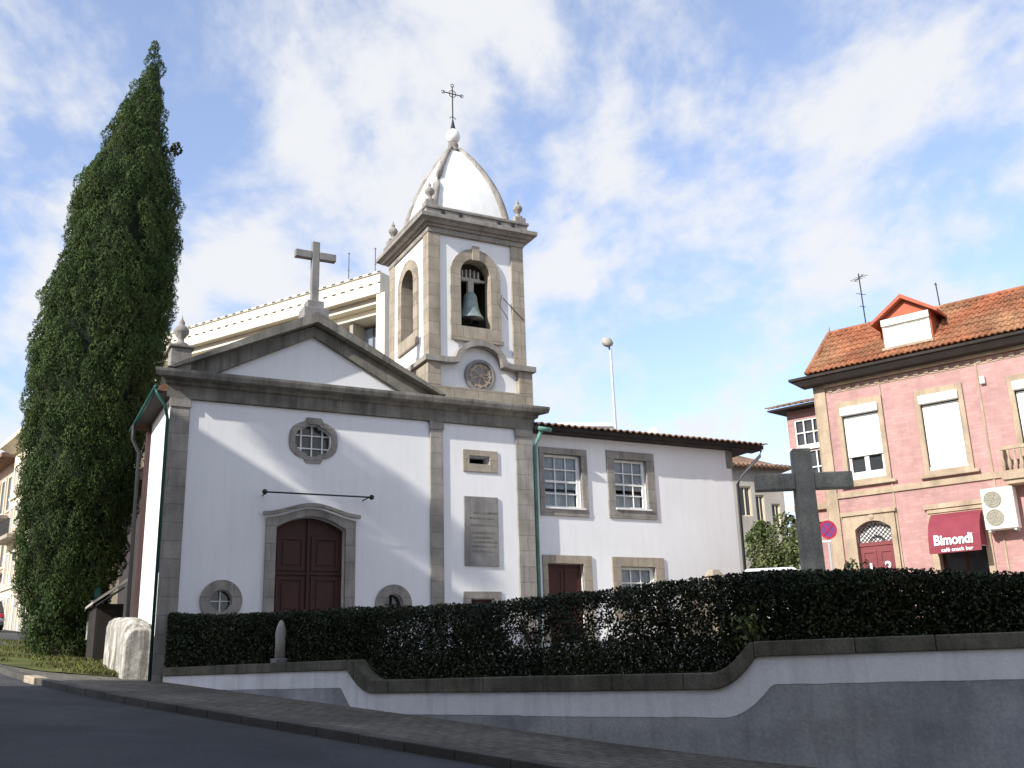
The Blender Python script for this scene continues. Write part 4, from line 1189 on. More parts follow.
# pale weathered stone marker in the hedge gap
pm = empty('stone_marker', (-5.16, 22.12, 1.86), R(40), 'short pale weathered stone post with tapered top standing on the coping in a hedge gap', 'post')
mb = MB(); mb.box(-0.17, 0.17, -0.15, 0.15, 0.0, 0.10); mb.build('foot', M['granite_grey'], pm, 0, 0.02)
mb = MB(); mb.lathe([(0.12, 0.10), (0.115, 0.45), (0.125, 0.60), (0.10, 0.75), (0.05, 0.87), (0.001, 0.91)], (0, 0, 0), 10); mb.build('shaft', M['far_grey'], pm, 0, 0, True)

# ------------------------------------------------------------------ granite cross behind the hedge
gc = empty('stone_cross', (4.98, 17.0, 2.1), R(-3), 'tall dark granite cross standing behind the hedge in front of the pink house', 'cross')
mb = MB(); mb.box(-0.55, 0.55, -0.55, 0.55, 0, 0.25); mb.box(-0.38, 0.38, -0.38, 0.38, 0.252, 0.48); mb.build('pedestal', M['granite_grey'], gc, 0, 0.03)
mb = MB(); mb.hexa([(-0.185, -0.15, 0.482), (0.185, -0.15, 0.482), (0.185, 0.15, 0.482), (-0.185, 0.15, 0.482), (-0.155, -0.13, 3.03), (0.155, -0.13, 3.03), (0.155, 0.13, 3.03), (-0.155, 0.13, 3.03)]); mb.build('shaft', M['cross'], gc, 0, 0.02)
mb = MB(); mb.box(-0.82, -0.162, -0.127, 0.127, 2.32, 2.60); mb.box(0.162, 0.82, -0.127, 0.127, 2.32, 2.60); mb.build('arms', M['cross'], gc, 0, 0.02)

# ------------------------------------------------------------------ pink tiled house
PZ = 2.1
PR = R(-39.1)
pink = empty('pink_house', (9.79, 31.0, PZ), PR, 'pink tiled two storey house with orange roof, dormer and white blinds', 'house')
def pp(mbb, name, m, parent=None, bevel=0.0, smooth=False): return mbb.build(name, m, parent or pink, PZ, bevel, smooth)
PW = [(0.78, 1.92, 6.90, 9.20), (3.19, 4.28, 6.86, 9.12), (5.80, 6.95, 6.45, 9.05), (8.3, 9.4, 6.85, 9.05)]
PD = segarch(0.76, 1.84, 2.1, 5.36, 0.24)
SHOP = rect(3.10, 4.40, 2.1, 5.35)
SHOP2 = rect(7.6, 9.6, 2.1, 5.0)
mb = MB()
mb.slab(rect(0.0, 13.0, 1.0, 10.2), [rect(*w) for w in PW] + [PD, SHOP, SHOP2], 0.0, 0.4)
mb.box(0.0, 0.4, 0.4, 9.0, 1.0, 10.2); mb.box(12.6, 13.0, 0.4, 9.0, 1.0, 10.2); mb.box(0.4, 12.6, 8.6, 9.0, 1.0, 10.2)
pp(mb, 'wall', M['pink'])
mb = MB(); mb.box(0.45, 12.5, 2.5, 2.6, 1.0, 10.0); pp(mb, 'dark_backing', M['dark'])  # dark sheet painted as the unlit rooms inside
mb = MB(); mb.box(-0.02, 0.33, -0.06, -0.001, 1.0, 10.2); mb.box(-0.055, -0.021, -0.06, 0.5, 1.0, 10.2); pp(mb, 'quoin', M['pale_stone'], None, 0.012)
mb = MB()
for z0, z1, pj in ((6.38, 6.56, 0.06), (9.98, 10.10, 0.05)): mb.box(0.335, 13.0, -pj, -0.001, z0, z1)
pp(mb, 'string_course', M['pale_stone'], None, 0.01)
for x in (2.02, 4.86, 7.35, 10.2):
    mb = MB(); mb.box(x, x + 0.05, -0.03, -0.001, 2.1, 6.375); pp(mb, 'tile_border', M['pale_stone'])
    mb = MB(); mb.box(x, x + 0.05, -0.03, -0.001, 6.565, 9.97); pp(mb, 'tile_border', M['pale_stone'])
mb = MB()
mb.box(0.42, 12.9, -0.02, -0.001, 9.76, 9.80)
k = 0.42
while k < 12.9:
    mb.box(k, k + 0.14, -0.05, -0.001, 9.8001, 9.92); k += 0.30
pp(mb, 'dentil_course', M['pale_stone'])
for i, (x0, x1, z0, z1) in enumerate(PW):
    mb = MB(); mb.slab(rect(x0 - 0.15, x1 + 0.15, z0 - 0.22, z1 + 0.20), [rect(x0, x1, z0, z1)], -0.07, 0.05)
    mb.box(x0 - 0.28, x1 + 0.28, -0.13, -0.0705, z0 - 0.22, z0 - 0.12)
    f_ = pp(mb, 'window', M['pale_stone'], None, 0.01)
    bb_ = z0 + (0.72 if i == 0 else 0.12)
    mb = MB(); mb.box(x0 + 0.03, x1 - 0.03, 0.02, 0.06, bb_, z1 - 0.30)
    zz_ = bb_ + 0.05
    while zz_ < z1 - 0.34:
        mb.box(x0 + 0.03, x1 - 0.03, 0.013, 0.0195, zz_, zz_ + 0.035); zz_ += 0.055
    pp(mb, 'blind', M['blind'], f_)
    mb = MB(); mb.box(x0 - 0.02, x1 + 0.02, -0.16, 0.06, z1 - 0.26, z1 - 0.005); pp(mb, 'blind_box', M['white_paint'], f_, 0.02)
    if i == 0:
        mb = MB(); mb.slab(rect(x0 + 0.01, x1 - 0.01, z0 + 0.005, bb_ + 0.06), [rect(x0 + 0.10, x0 + 0.50, z0 + 0.24, bb_), rect(x0 + 0.64, x1 - 0.10, z0 + 0.24, bb_)], 0.08, 0.14)
        pp(mb, 'casement', M['white_paint'], f_, 0.006)
        mb = MB(); mb.box(x0 + 0.05, x1 - 0.05, 0.145, 0.15, z0 + 0.2, bb_); pp(mb, 'pane', M['glass'], f_)
        mb = MB(); mb.box(x0 + 0.09, x1 - 0.09, 0.155, 0.17, z0 + 0.2, bb_ - 0.02); pp(mb, 'curtain', M['curtain'], f_)
    elif i == 1:
        mb = MB(); mb.box(x0 + 0.01, x1 - 0.01, -0.02, 0.05, z0 + 0.002, z0 + 0.10); pp(mb, 'casement', M['white_paint'], f_, 0.006)
    else:
        mb = MB(); mb.box(x0 + 0.02, x1 - 0.02, 0.08, 0.12, z0, bb_ - 0.01); pp(mb, 'pane', M['glass'], f_)
# balcony at the third window
mb = MB(); mb.box(5.22, 7.55, -0.62, -0.131, 6.22, 6.40); mb.box(5.30, 7.47, -0.55, -0.0721, 6.10, 6.2195); pp(mb, 'balcony_slab', M['pale_stone'], None, 0.02)
mb = MB()
mb.box(5.27, 7.50, -0.58, -0.50, 7.06, 7.16); mb.box(5.27, 7.50, -0.575, -0.505, 6.402, 6.48)
x = 5.32
while x < 7.46:
    mb.lathe([(0.025, 6.482), (0.05, 6.6), (0.055, 6.68), (0.025, 6.85), (0.04, 7.0), (0.03, 7.058)], (x, -0.54, 0), 8); x += 0.155
for y in (-0.42, -0.29, -0.18): mb.lathe([(0.025, 6.402), (0.05, 6.6), (0.055, 6.68), (0.025, 6.85), (0.04, 7.0), (0.03, 7.058)], (5.31, y, 0), 8)
mb.box(5.27, 5.35, -0.499, -0.001, 7.062, 7.158)
pp(mb, 'balustrade', M['pale_stone'], None)
# street door with lattice fanlight
mb = MB(); mb.slab(rect(0.42, 2.0, 2.1, 5.90), [PD], -0.07, 0.05); mb.box(0.36, 2.06, -0.13, -0.0705, 5.80, 5.92); mb.lathe([(0.001, -0.12), (0.09, -0.09), (0.001, -0.0706)], (1.3, 0, 5.72), 10, 'y'); f_ = pp(mb, 'door_surround', M['pale_stone'], None, 0.01)
dr2 = empty('door', (0, 0, 0)); dr2.parent = pink
mb = MB(); mb.box(0.76, 1.84, 0.12, 0.18, 2.1, 4.86); mb.box(0.76, 1.84, 0.09, 0.18, 4.862, 4.98); pp(mb, 'leaf', M['maroon'], dr2)
mb = MB()
for a in (0.82, 1.34):
    mb.slab(rect(a, a + 0.44, 2.3, 4.74), [rect(a + 0.08, a + 0.36, 2.4, 3.4), rect(a + 0.08, a + 0.36, 3.52, 4.28), rect(a + 0.08, a + 0.36, 4.38, 4.66)], 0.095, 0.1195)
pp(mb, 'panels', M['maroon'], dr2, 0.005)
mb = MB(); mb.slab(segarch(0.78, 1.82, 4.985, 5.36, 0.22), (), 0.20, 0.22); pp(mb, 'fanlight', M['blind'], dr2)
mb = MB()
for k in range(-9, 13):
    for sg in (-1, 1):
        a = Vector((0.8 + k * 0.13, 0.17, 5.0)); b = Vector((0.8 + k * 0.13 + sg * 0.55, 0.17, 5.55))
        pts_ = [a.lerp(b, t / 12) for t in range(13)]
        seg = [q for q in pts_ if 0.80 < q.x < 1.80 and q.z < 5.34 + 0.22 * (1 - ((q.x - 1.3) / 0.52) ** 2)]
        if len(seg) > 1: mb.tube([seg[0], seg[-1]], 0.011, 4)
pp(mb, 'lattice', M['iron'], dr2)
mb = MB(); mb.tube([(1.06, 0.15, 5.0), (1.18, 0.15, 5.12), (1.3, 0.15, 5.18), (1.42, 0.15, 5.12), (1.54, 0.15, 5.0)], 0.02, 5); pp(mb, 'scroll', M['iron'], dr2)
text_mesh('white_numeral', 'J', 0.42, M['letter'], dr2, (1.06, 0.088, 4.18 - PZ), (R(90), 0, 0), 0.004, 0.012)
text_mesh('white_numeral', '2', 0.42, M['letter'], dr2, (1.58, 0.088, 4.20 - PZ), (R(90), 0, 0), 0.004, 0.012)
# shop opening
mb = MB(); mb.slab(rect(2.92, 4.58, 2.1, 5.84), [SHOP], -0.05, 0.05); mb.box(2.86, 4.64, -0.12, -0.0505, 5.72, 5.86); mb.box(2.95, 4.55, -0.09, -0.0505, 5.60, 5.70); f_ = pp(mb, 'shop_surround', M['pale_stone'], None, 0.01)
mb = MB(); mb.slab(rect(3.10, 4.40, 2.1, 5.35), [rect(3.18, 3.72, 2.3, 5.25), rect(3.80, 4.32, 2.3, 5.25)], 0.28, 0.34); f_ = pp(mb, 'shop_door', M['wood'])
mb = MB(); mb.box(3.16, 4.34, 0.30, 0.31, 2.3, 5.25); pp(mb, 'pane', M['glass'], f_)
mb = MB(); mb.box(7.6, 9.6, 0.2, 0.26, 2.1, 5.0); pp(mb, 'garage_door', M['maroon'])
# eaves and roof
mb = MB(); mb.hexa([(-0.35, -0.42, 10.05), (13.4, -0.42, 10.05), (13.4, 0.0, 10.05), (-0.35, 0.0, 10.05), (-0.60, -0.56, 10.24), (13.6, -0.56, 10.24), (13.6, 0.2, 10.24), (-0.60, 0.2, 10.24)])
mb.box(-0.62, 13.6, -0.60, 0.2, 10.242, 10.33)
pp(mb, 'eave_cornice', M['soffit'], None, 0.01)
mb = MB(); mb.box(0.335, 13.0, -0.16, -0.0505, 9.96, 10.0495); pp(mb, 'frieze', M['pale_stone'], None, 0.01)
mb = MB(); tile_roof(mb, 0.0, 13.4, -0.62, 10.36, 0.95, 12.02, 0.17, 0.27, 0.05, 0.32, -0.3, 3)
tile_roof(mb, 0.30, 13.1, 0.93, 12.0, 4.6, 12.85, 0.20, 0.36, 0.05, 0.5, -0.5, 4)
pp(mb, 'tile_roof', M['tile'])
mb = MB(); mb.hexa([(0.02, -0.55, 10.335), (13.4, -0.55, 10.335), (13.4, 8.9, 10.335), (0.02, 8.9, 10.335), (0.34, 0.98, 11.95), (13.0, 0.98, 11.95), (13.0, 7.8, 11.95), (0.34, 7.8, 11.95)]); pp(mb, 'roof_deck', M['tile'])
mb = MB()
mb.tube([(0.02, -0.60, 10.40), (0.34, 0.95, 12.06)], 0.085, 8); mb.tube([(0.34, 0.95, 12.06), (13.0, 0.95, 12.06)], 0.075, 8); mb.tube([(0.34, 0.95, 12.06), (0.36, 0.95, 12.32)], [0.03, 0.01], 6)
pp(mb, 'ridge_tiles', M['tile'], None, 0, True)
# dormer
mb = MB(); mb.box(2.46, 3.94, -0.30, 1.9, 10.62, 11.66); mb.slab([(2.46, 11.66), (3.94, 11.66), (3.20, 12.14)], (), -0.30, 1.9); dm = pp(mb, 'dormer', M['dormer'])
mb = MB()
mb.slab([(2.20, 11.50), (2.20, 11.60), (3.20, 12.30), (3.20, 12.17)], (), -0.52, 2.4); mb.slab([(4.20, 11.50), (3.20, 12.17), (3.20, 12.30), (4.20, 11.60)], (), -0.52, 2.4)
pp(mb, 'dormer_roof', M['dormer'], dm)
mb = MB(); mb.slab(rect(2.50, 3.90, 10.72, 11.64), [rect(2.57, 3.18, 10.80, 11.38), rect(3.23, 3.83, 10.80, 11.38)], -0.36, -0.301); mb.box(2.48, 3.92, -0.42, -0.3605, 11.42, 11.63); pp(mb, 'dormer_window', M['ac'], dm, 0.006)
mb = MB(); mb.box(2.56, 3.84, -0.33, -0.305, 10.79, 11.39); pp(mb, 'dormer_blind', M['blind'], dm)
mb = MB(); mb.box(2.44, 3.96, -0.46, -0.3005, 10.64, 10.715); pp(mb, 'dormer_sill', M['pale_stone'], dm)
# chimney pots behind the ridge
mb = MB(); mb.box(2.30, 3.10, 7.0, 7.6, 11.5, 13.45); ch = pp(mb, 'chimney', M['dormer'])
for px0 in (2.5, 2.9):
    mb = MB(); mb.lathe([(0.12, 13.452), (0.11, 13.85), (0.14, 13.9)], (px0, 7.3, 0), 10); pp(mb, 'chimney_pot', M['pipe'], ch)
# glazed veranda at the rear left
ver = empty('veranda', (0, 0, 0)); ver.parent = pink
mb = MB(); mb.slab(rect(-1.92, -0.06, 1.0, 9.95), [rect(-1.68, -0.70, 8.66, 9.60), rect(-1.30, -0.70, 7.30, 8.50)], 2.0, 2.2); mb.box(-1.92, -1.72, 2.2, 7, 1.0, 9.95); pp(mb, 'veranda_wall', M['pink'], ver)
mb = MB()
for (a0, a1, b0, b1, nc, nr) in ((-1.68, -0.70, 8.66, 9.60, 3, 2), (-1.30, -0.70, 7.30, 8.50, 2, 2)):
    mb.slab(rect(a0, a1, b0, b1), [rect(a0 + 0.05, a1 - 0.05, b0 + 0.05, b1 - 0.05)], 2.02, 2.08)
    for c in range(1, nc): mb.box(a0 + (a1 - a0) * c / nc - 0.022, a0 + (a1 - a0) * c / nc + 0.022, 2.025, 2.075, b0 + 0.0505, b1 - 0.0505)
    for r_ in range(1, nr): mb.box(a0 + 0.0505, a1 - 0.0505, 2.03, 2.07, b0 + (b1 - b0) * r_ / nr - 0.02, b0 + (b1 - b0) * r_ / nr + 0.02)
mb.box(-1.95, -0.3, 1.93, 1.9995, 8.52, 8.62)
pp(mb, 'veranda_sash', M['white_paint'], ver)
mb = MB(); mb.box(-1.7, -0.65, 2.1, 2.11, 7.28, 9.62); pp(mb, 'veranda_glass', M['glass'], ver)
mb = MB(); tile_roof(mb, -2.45, -0.1, 1.45, 10.02, 5.0, 11.0, 0.22, 0.36, 0.05); pp(mb, 'veranda_roof', M['tile_old'], ver)
mb = MB(); mb.hexa([(-2.4, 1.5, 9.95), (-0.1, 1.5, 9.95), (-0.1, 5, 10.2), (-2.4, 5, 10.2), (-2.4, 1.5, 10.0), (-0.1, 1.5, 10.0), (-0.1, 5, 10.95), (-2.4, 5, 10.95)]); pp(mb, 'veranda_eave', M['soffit'], ver)
mb = MB(); mb.box(-1.95, -0.06, 1.85, 1.9995, 6.42, 6.62); mb.box(-1.95, -0.06, 1.80, 1.9995, 6.0, 6.08); pp(mb, 'veranda_ledge', M['pale_stone'], ver)

def on_pink(x, y): 
    q = Matrix.Rotation(PR, 4, 'Z') @ Vector((x, y, 0))
    return (9.79 + q.x, 31.0 + q.y)
# awning over the shop door
ax_, ay_ = on_pink(3.75, 0.0)
aw = empty('shop_awning', (ax_, ay_, 4.4), PR, 'crimson fabric awning with white lettering over the shop door of the pink house', 'awning')
mb = MB()
cols = 16
pA = [(-0.70, -0.07, 1.16), (-0.70, -0.30, 1.02), (-0.70, -0.52, 0.78), (-0.70, -0.66, 0.45), (-0.70, -0.70, 0.12)]
for a, b in zip(pA, pA[1:]):
    mb.poly([a, (0.70, a[1], a[2]), (0.70, b[1], b[2]), b])
for sx in (-0.70, 0.70):
    mb.poly([(sx, q[1], q[2]) for q in pA] + [(sx, -0.07, 0.12)])
o = mb.build('canopy', M['awning'], aw, 0)
sl = o.modifiers.new('thick', 'SOLIDIFY'); sl.thickness = 0.012
mb = MB(); mb.tube([(-0.69, -0.68, 0.11), (0.69, -0.68, 0.11)], 0.016, 6); mb.tube([(-0.69, -0.08, 0.14), (-0.69, -0.68, 0.12)], 0.014, 6); mb.tube([(0.69, -0.08, 0.14), (0.69, -0.68, 0.12)], 0.014, 6); mb.build('frame', M['steel'], aw)
mb = MB(); mb.poly([(-0.70, -0.703, 0.115), (0.70, -0.703, 0.115), (0.70, -0.712, -0.02), (-0.70, -0.712, -0.02)]); o = mb.build('valance', M['awning'], aw); sl = o.modifiers.new('thick', 'SOLIDIFY'); sl.thickness = 0.006
tl = math.atan2(0.04, 0.33)
text_mesh('awning_lettering', 'Bimondi', 0.40, M['letter'], aw, (-0.02, -0.702, 0.33), (R(90) - tl, 0, 0), 0.003, 0.012, 0.80)
text_mesh('awning_small_lettering', 'café snack bar', 0.15, M['letter'], aw, (0.06, -0.722, 0.06), (R(90), 0, 0), 0.002, 0.002, 1.0)
# air conditioner
ax_, ay_ = on_pink(5.0, 0.0)
ac = empty('air_conditioner', (ax_, ay_, 4.92), PR, 'off-white twin fan air conditioner hung on the pink wall under the balcony', 'air conditioner')
mb = MB(); mb.box(-0.42, 0.42, -0.50, -0.10, 0, 1.14); mb.build('casing', M['ac'], ac, 0, 0.02)
for z in (0.32, 0.82):
    mb = MB(); mb.slab(circ(-0.13, z, 0.235, 24), (), -0.512, -0.5005); g_ = mb.build('fan', M['acgrill'], ac)
    mb = MB()
    for r_ in (0.07, 0.14, 0.21): mb.tube([(-0.13 + r_ * math.cos(q * math.pi / 12), -0.52, z + r_ * math.sin(q * math.pi / 12)) for q in range(25)], 0.006, 4, False)
    for q in range(6): mb.tube([(-0.13, -0.52, z), (-0.13 + 0.23 * math.cos(q * math.pi / 3), -0.52, z + 0.23 * math.sin(q * math.pi / 3))], 0.006, 4, False)
    mb.build('fan_guard', M['far_grey'], g_)
mb = MB(); mb.box(-0.36, -0.30, -0.46, 0.0, -0.06, -0.001); mb.box(0.30, 0.36, -0.46, 0.0, -0.06, -0.001); mb.build('bracket', M['steel'], ac)
# small lamp on the pink wall
mb = MB()
ax_, ay_ = on_pink(5.02, -0.06)
wl_ = empty('wall_lamp', (ax_, ay_, 9.25), PR, 'small white box lamp fixed high on the pink wall', 'lamp')
mb.box(-0.07, 0.07, -0.06, 0.06, -0.10, 0.12); mb.build('housing', M['white_paint'], wl_, 0, 0.015)

# antennas on the roofs
def antenna(name, x, y, z0, z1, label, yagi=True, dish=False, lean=0.0, g='roof antennas'):
    a_ = empty(name, (x, y, z0), R(20), label, 'antenna', g)
    h = z1 - z0
    m_ = MB(); m_.tube([(0, 0, 0), (lean, 0, h)], 0.022, 6); m_.build('mast', M['iron'], a_)
    bars = [((lean - 0.1, -0.35, h * 0.93), (lean + 0.1, 0.35, h * 0.95), 0.014)] if yagi else []
    if yagi:
        for k in range(5): bars.append(((lean - 0.16, -0.3 + 0.15 * k, h * 0.94), (lean + 0.16, -0.3 + 0.15 * k, h * 0.94), 0.010))
        bars += [((lean - 0.2, 0, h * 0.72), (lean + 0.2, 0, h * 0.72), 0.012), ((lean - 0.14, 0, h * 0.55), (lean + 0.14, 0, h * 0.55), 0.012)]
    else:
        bars = [((lean - 0.08, 0, h * 0.97), (lean + 0.08, 0, h * 0.97), 0.012), ((-0.07 + lean * 0.5, 0, h * 0.5), (0.07 + lean * 0.5, 0, h * 0.5), 0.012)]
    for p0, p1, r_ in bars:
        m_ = MB(); m_.tube([p0, p1], r_, 5); m_.build('crossbar', M['iron'], a_)
    return a_
antenna('roof_antenna', 12.86, 34.0, 12.3, 15.15, 'tall antenna mast with short cross bars left of the dormer', True, False, -0.05)
antenna('roof_antenna', 15.66, 34.0, 12.3, 14.7, 'thin bare antenna mast beside the chimney pots', False, False, -0.10)

# ------------------------------------------------------------------ road sign
rs_ = empty('no_parking_sign', (7.5, 24.0, 2.1), R(8), 'round red and blue no parking sign on a pole beside the granite cross', 'road sign')
mb = MB(); mb.tube([(0, 0.04, 0), (0, 0.04, 2.75)], 0.03, 8); mb.build('pole', M['steel'], rs_)
mb = MB(); mb.slab(circ(0, 2.50, 0.225, 32), [circ(0, 2.50, 0.175, 32)], 0.0, 0.012); mb.slab([(-0.15, 2.63), (-0.13, 2.65), (0.15, 2.37), (0.13, 2.35)], (), -0.003, 0.0035); mb.slab([(0.15, 2.63), (0.13, 2.65), (-0.15, 2.37), (-0.13, 2.35)], (), -0.006, -0.0035); mb.build('red_border', M['sign_red'], rs_)
mb = MB(); mb.slab(circ(0, 2.50, 0.1749, 32), (), 0.004, 0.010); mb.build('blue_disc', M['sign_blue'], rs_)
mb = MB(); mb.box(-0.34, -0.20, 0.015, 0.025, 2.46, 2.68); mb.box(-0.20, 0.02, 0.017, 0.023, 2.54, 2.58); mb.build('white_plate', M['white_paint'], rs_)
mb = MB(); mb.box(-0.22, 0.05, 0.012, 0.02, 2.20, 2.245); mb.build('lower_plate', M['white_paint'], rs_)
# plants near the pink house
def bush(name, x, y, z, rx, ry, rz_, n, m, label, seed, leaf=0.11, cat='shrub', group=None):
    b_ = empty(name, (x, y, z), 0, label, cat, group)
    g_ = np.random.default_rng(seed)
    cl = g_.normal(size=(26, 3)); cl /= np.linalg.norm(cl, axis=1)[:, None]; cl *= g_.uniform(0.35, 0.92, 26)[:, None]
    ps = []
    for c in cl:
        k = n // 26
        v_ = g_.normal(size=(k, 3)); v_ /= np.linalg.norm(v_, axis=1)[:, None]; v_ *= g_.uniform(0.5, 1, k)[:, None] ** 0.5 * g_.uniform(0.24, 0.40)
        ps.append((c + v_))
    p_ = np.concatenate(ps) * np.array([rx, ry, rz_]) + np.array([0, 0, rz_ * 1.02])
    V_, F_ = leaves(p_, leaf, g_, up=0.3)
    mesh_np('foliage', V_, F_, m, b_)
    m_ = MB()
    for k in range(9):
        a = k * 0.72
        m_.tube([(0.05 * math.cos(a), 0.05 * math.sin(a), 0), (rx * 0.3 * math.cos(a), ry * 0.3 * math.sin(a), rz_ * 0.7), (rx * 0.6 * math.cos(a), ry * 0.6 * math.sin(a), rz_ * 1.5)], [0.05, 0.035, 0.01], 5)
    m_.build('stems', M['bark'], b_)
    return b_
bush('garden_bush', 8.05, 30.8, 2.7, 1.28, 1.0, 1.80, 11000, M['bush'], 'big leafy bush between the white house corner and the granite cross', 31, 0.12)
bush('door_shrub', 8.75, 26.2, 2.1, 0.42, 0.4, 1.0, 2600, M['hedge'], 'dark shrub beside the street door of the pink house', 32, 0.09)
bush('sign_shrub', 7.35, 24.9, 2.1, 0.28, 0.25, 1.18, 1800, M['bush'], 'narrow grey-green shrub behind the pole of the no parking sign', 33, 0.07)
# low wall under the bush
lw = empty('garden_wall', (8.0, 29.2, 2.1), R(4), 'low sunlit beige garden wall below the big bush', 'wall')
mb = MB(); mb.box(-1.05, 0.9, -0.15, 0.15, 0, 1.92); mb.build('masonry', M['pale_stone'], lw, 0, 0.02)
mb = MB(); mb.box(-1.1, 0.95, -0.2, 0.2, 1.922, 2.02); mb.build('coping', M['granite_warm'], lw, 0, 0.02)

# ------------------------------------------------------------------ cars
def car(x, y, z, rz, m, label, Lc=4.2, Wc=1.72, Hc=1.55):
    c = empty('parked_car', (x, y, z), rz, label, 'car', 'parked cars')
    hl, hw_ = Lc / 2, Wc / 2
    secs = [(-hl, 0.62, 0.42, 0.78), (-hl + 0.12, 0.30, 0.95, 0.92), (-hl + 0.55, 0.25, 1.0, 1.0), (hl - 1.15, 0.25, 0.98, 1.0), (hl - 0.35, 0.26, 0.82, 0.96), (hl, 0.45, 0.62, 0.78)]
    m_ = MB(); rg = []
    for px_, zl, zh, ws in secs:
        w_ = hw_ * ws
        rg.append([m_.bm.verts.new(q) for q in ((px_, -w_ * 0.95, zl), (px_, -w_, (zl + zh) / 2), (px_, -w_ * 0.94, zh), (px_, w_ * 0.94, zh), (px_, w_, (zl + zh) / 2), (px_, w_ * 0.95, zl))])
    for a, b in zip(rg, rg[1:]):
        for k in range(6): m_.bm.faces.new([a[k], b[k], b[(k + 1) % 6], a[(k + 1) % 6]])
    m_.bm.faces.new(rg[0]); m_.bm.faces.new(list(reversed(rg[-1])))
    m_.build('body', m, c, 0, 0.06, True)
    m_ = MB(); m_.hexa([(-hl + 0.25, -hw_ * 0.9, 0.99), (hl - 1.0, -hw_ * 0.9, 0.96), (hl - 1.0, hw_ * 0.9, 0.96), (-hl + 0.25, hw_ * 0.9, 0.99), (-hl + 0.6, -hw_ * 0.74, Hc - 0.07), (hl - 1.85, -hw_ * 0.74, Hc - 0.07), (hl - 1.85, hw_ * 0.74, Hc - 0.07), (-hl + 0.6, hw_ * 0.74, Hc - 0.07)])
    m_.build('windows', M['glass'], c, 0, 0.05)
    m_ = MB(); m_.hexa([(-hl + 0.52, -hw_ * 0.76, Hc - 0.085), (hl - 1.80, -hw_ * 0.76, Hc - 0.085), (hl - 1.80, hw_ * 0.76, Hc - 0.085), (-hl + 0.52, hw_ * 0.76, Hc - 0.085), (-hl + 0.7, -hw_ * 0.66, Hc), (hl - 2.0, -hw_ * 0.66, Hc), (hl - 2.0, hw_ * 0.66, Hc), (-hl + 0.7, hw_ * 0.66, Hc)])
    m_.build('roof', m, c, 0, 0.03)
    for px_ in (-hl + 0.8, hl - 0.8):
        for sy in (-1, 1):
            m_ = MB(); m_.lathe([(0.001, -0.1), (0.22, -0.1), (0.31, -0.07), (0.32, 0), (0.31, 0.07), (0.22, 0.1), (0.001, 0.1)], (px_, sy * (hw_ - 0.1), 0.32), 20, 'y'); wh = m_.build('wheel', M['rubber'], c)
            m_ = MB(); m_.lathe([(0.001, 0), (0.19, 0), (0.20, -0.012), (0.001, -0.02)], (px_, sy * (hw_ + 0.003) , 0.32), 16, 'y'); m_.build('rim', M['steel'], wh)
    for sy in (-1, 1):
        m_ = MB(); m_.box(hl - 0.13, hl - 0.005, sy * hw_ * 0.62 - 0.16, sy * hw_ * 0.62 + 0.16, 0.60, 0.74); m_.build('headlight', M['glass_blue'], c, 0, 0.02)
        m_ = MB(); m_.box(-hl + 0.02, -hl + 0.10, sy * hw_ * 0.70 - 0.12, sy * hw_ * 0.70 + 0.12, 0.72, 0.95); m_.build('tail_light', M['sign_red'], c, 0, 0.02)
    return c
car(6.75, 27.4, 2.15, R(80), M['car_white'], 'white car parked behind the hedge with only its roof showing', 4.3, 1.8, 1.76)
car(-32.4, 61.4, zg(-32.4, 61.4) - 0.02, R(128), M['car_grey'], 'grey car parked in the far street left of the cypress', 4.2, 1.75, 1.75)

# ------------------------------------------------------------------ long cream apartment block behind the church
LBZ = 2.2
lbr = R(-31.8)
lb = empty('apartment_block', (-6.52, 48.0, LBZ), lbr, 'long cream concrete apartment block rising behind the church roof', 'building')
def lp_(mbb, name, m, parent=None, bevel=0.0): return mbb.build(name, m, parent or lb, LBZ, bevel)
mb = MB(); mb.box(-24, 0.0, 1.2, 12, 1.0, 20.1); lp_(mb, 'wall', M['cream'])
mb = MB(); mb.box(-24.2, 0.0, -0.25, 12.2, 20.42, 21.58); mb.box(-24.2, 0.05, -0.32, -0.2505, 21.50, 21.62); par = lp_(mb, 'parapet', M['cream'])
mb = MB()
mb.box(-24.2, 0.04, -0.335, -0.3205, 21.53, 21.60)
mb.box(-24.2, 0.0, -0.27, -0.2505, 20.96, 21.03)
lp_(mb, 'dashed_edge_strip', M['dashes'], par)
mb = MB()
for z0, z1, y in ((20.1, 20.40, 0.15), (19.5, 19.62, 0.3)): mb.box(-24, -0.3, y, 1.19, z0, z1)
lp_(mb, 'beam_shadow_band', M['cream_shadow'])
mb = MB()
for z0, z1, y in ((19.98, 20.08, 0.0), (19.66, 19.96, 0.55), (19.38, 19.48, 0.0)): mb.box(-24, -0.3, y, 1.19, z0, z1)
lp_(mb, 'balcony_beams', M['cream'])
for k in range(9):
    x1 = -0.35 - 2.65 * k
    mb = MB(); mb.slab(rect(x1 - 2.4, x1, 16.6, 19.30), [rect(x1 - 2.32, x1 - 1.24, 16.7, 19.2), rect(x1 - 1.16, x1 - 0.08, 16.7, 19.2)], 1.10, 1.19); w_ = lp_(mb, 'window', M['pipe'])
    mb = MB(); mb.box(x1 - 2.38, x1 - 0.02, 1.15, 1.17, 16.62, 19.28); lp_(mb, 'pane', M['glass_blue'], w_)
mb = MB(); mb.box(-0.28, 0.28, -0.2, 12, 1.0, 20.41); lp_(mb, 'end_pillar', M['cream'])
mb = MB()
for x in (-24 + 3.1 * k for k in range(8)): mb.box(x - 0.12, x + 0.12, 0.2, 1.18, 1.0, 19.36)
lp_(mb, 'piers', M['cream_shadow'])
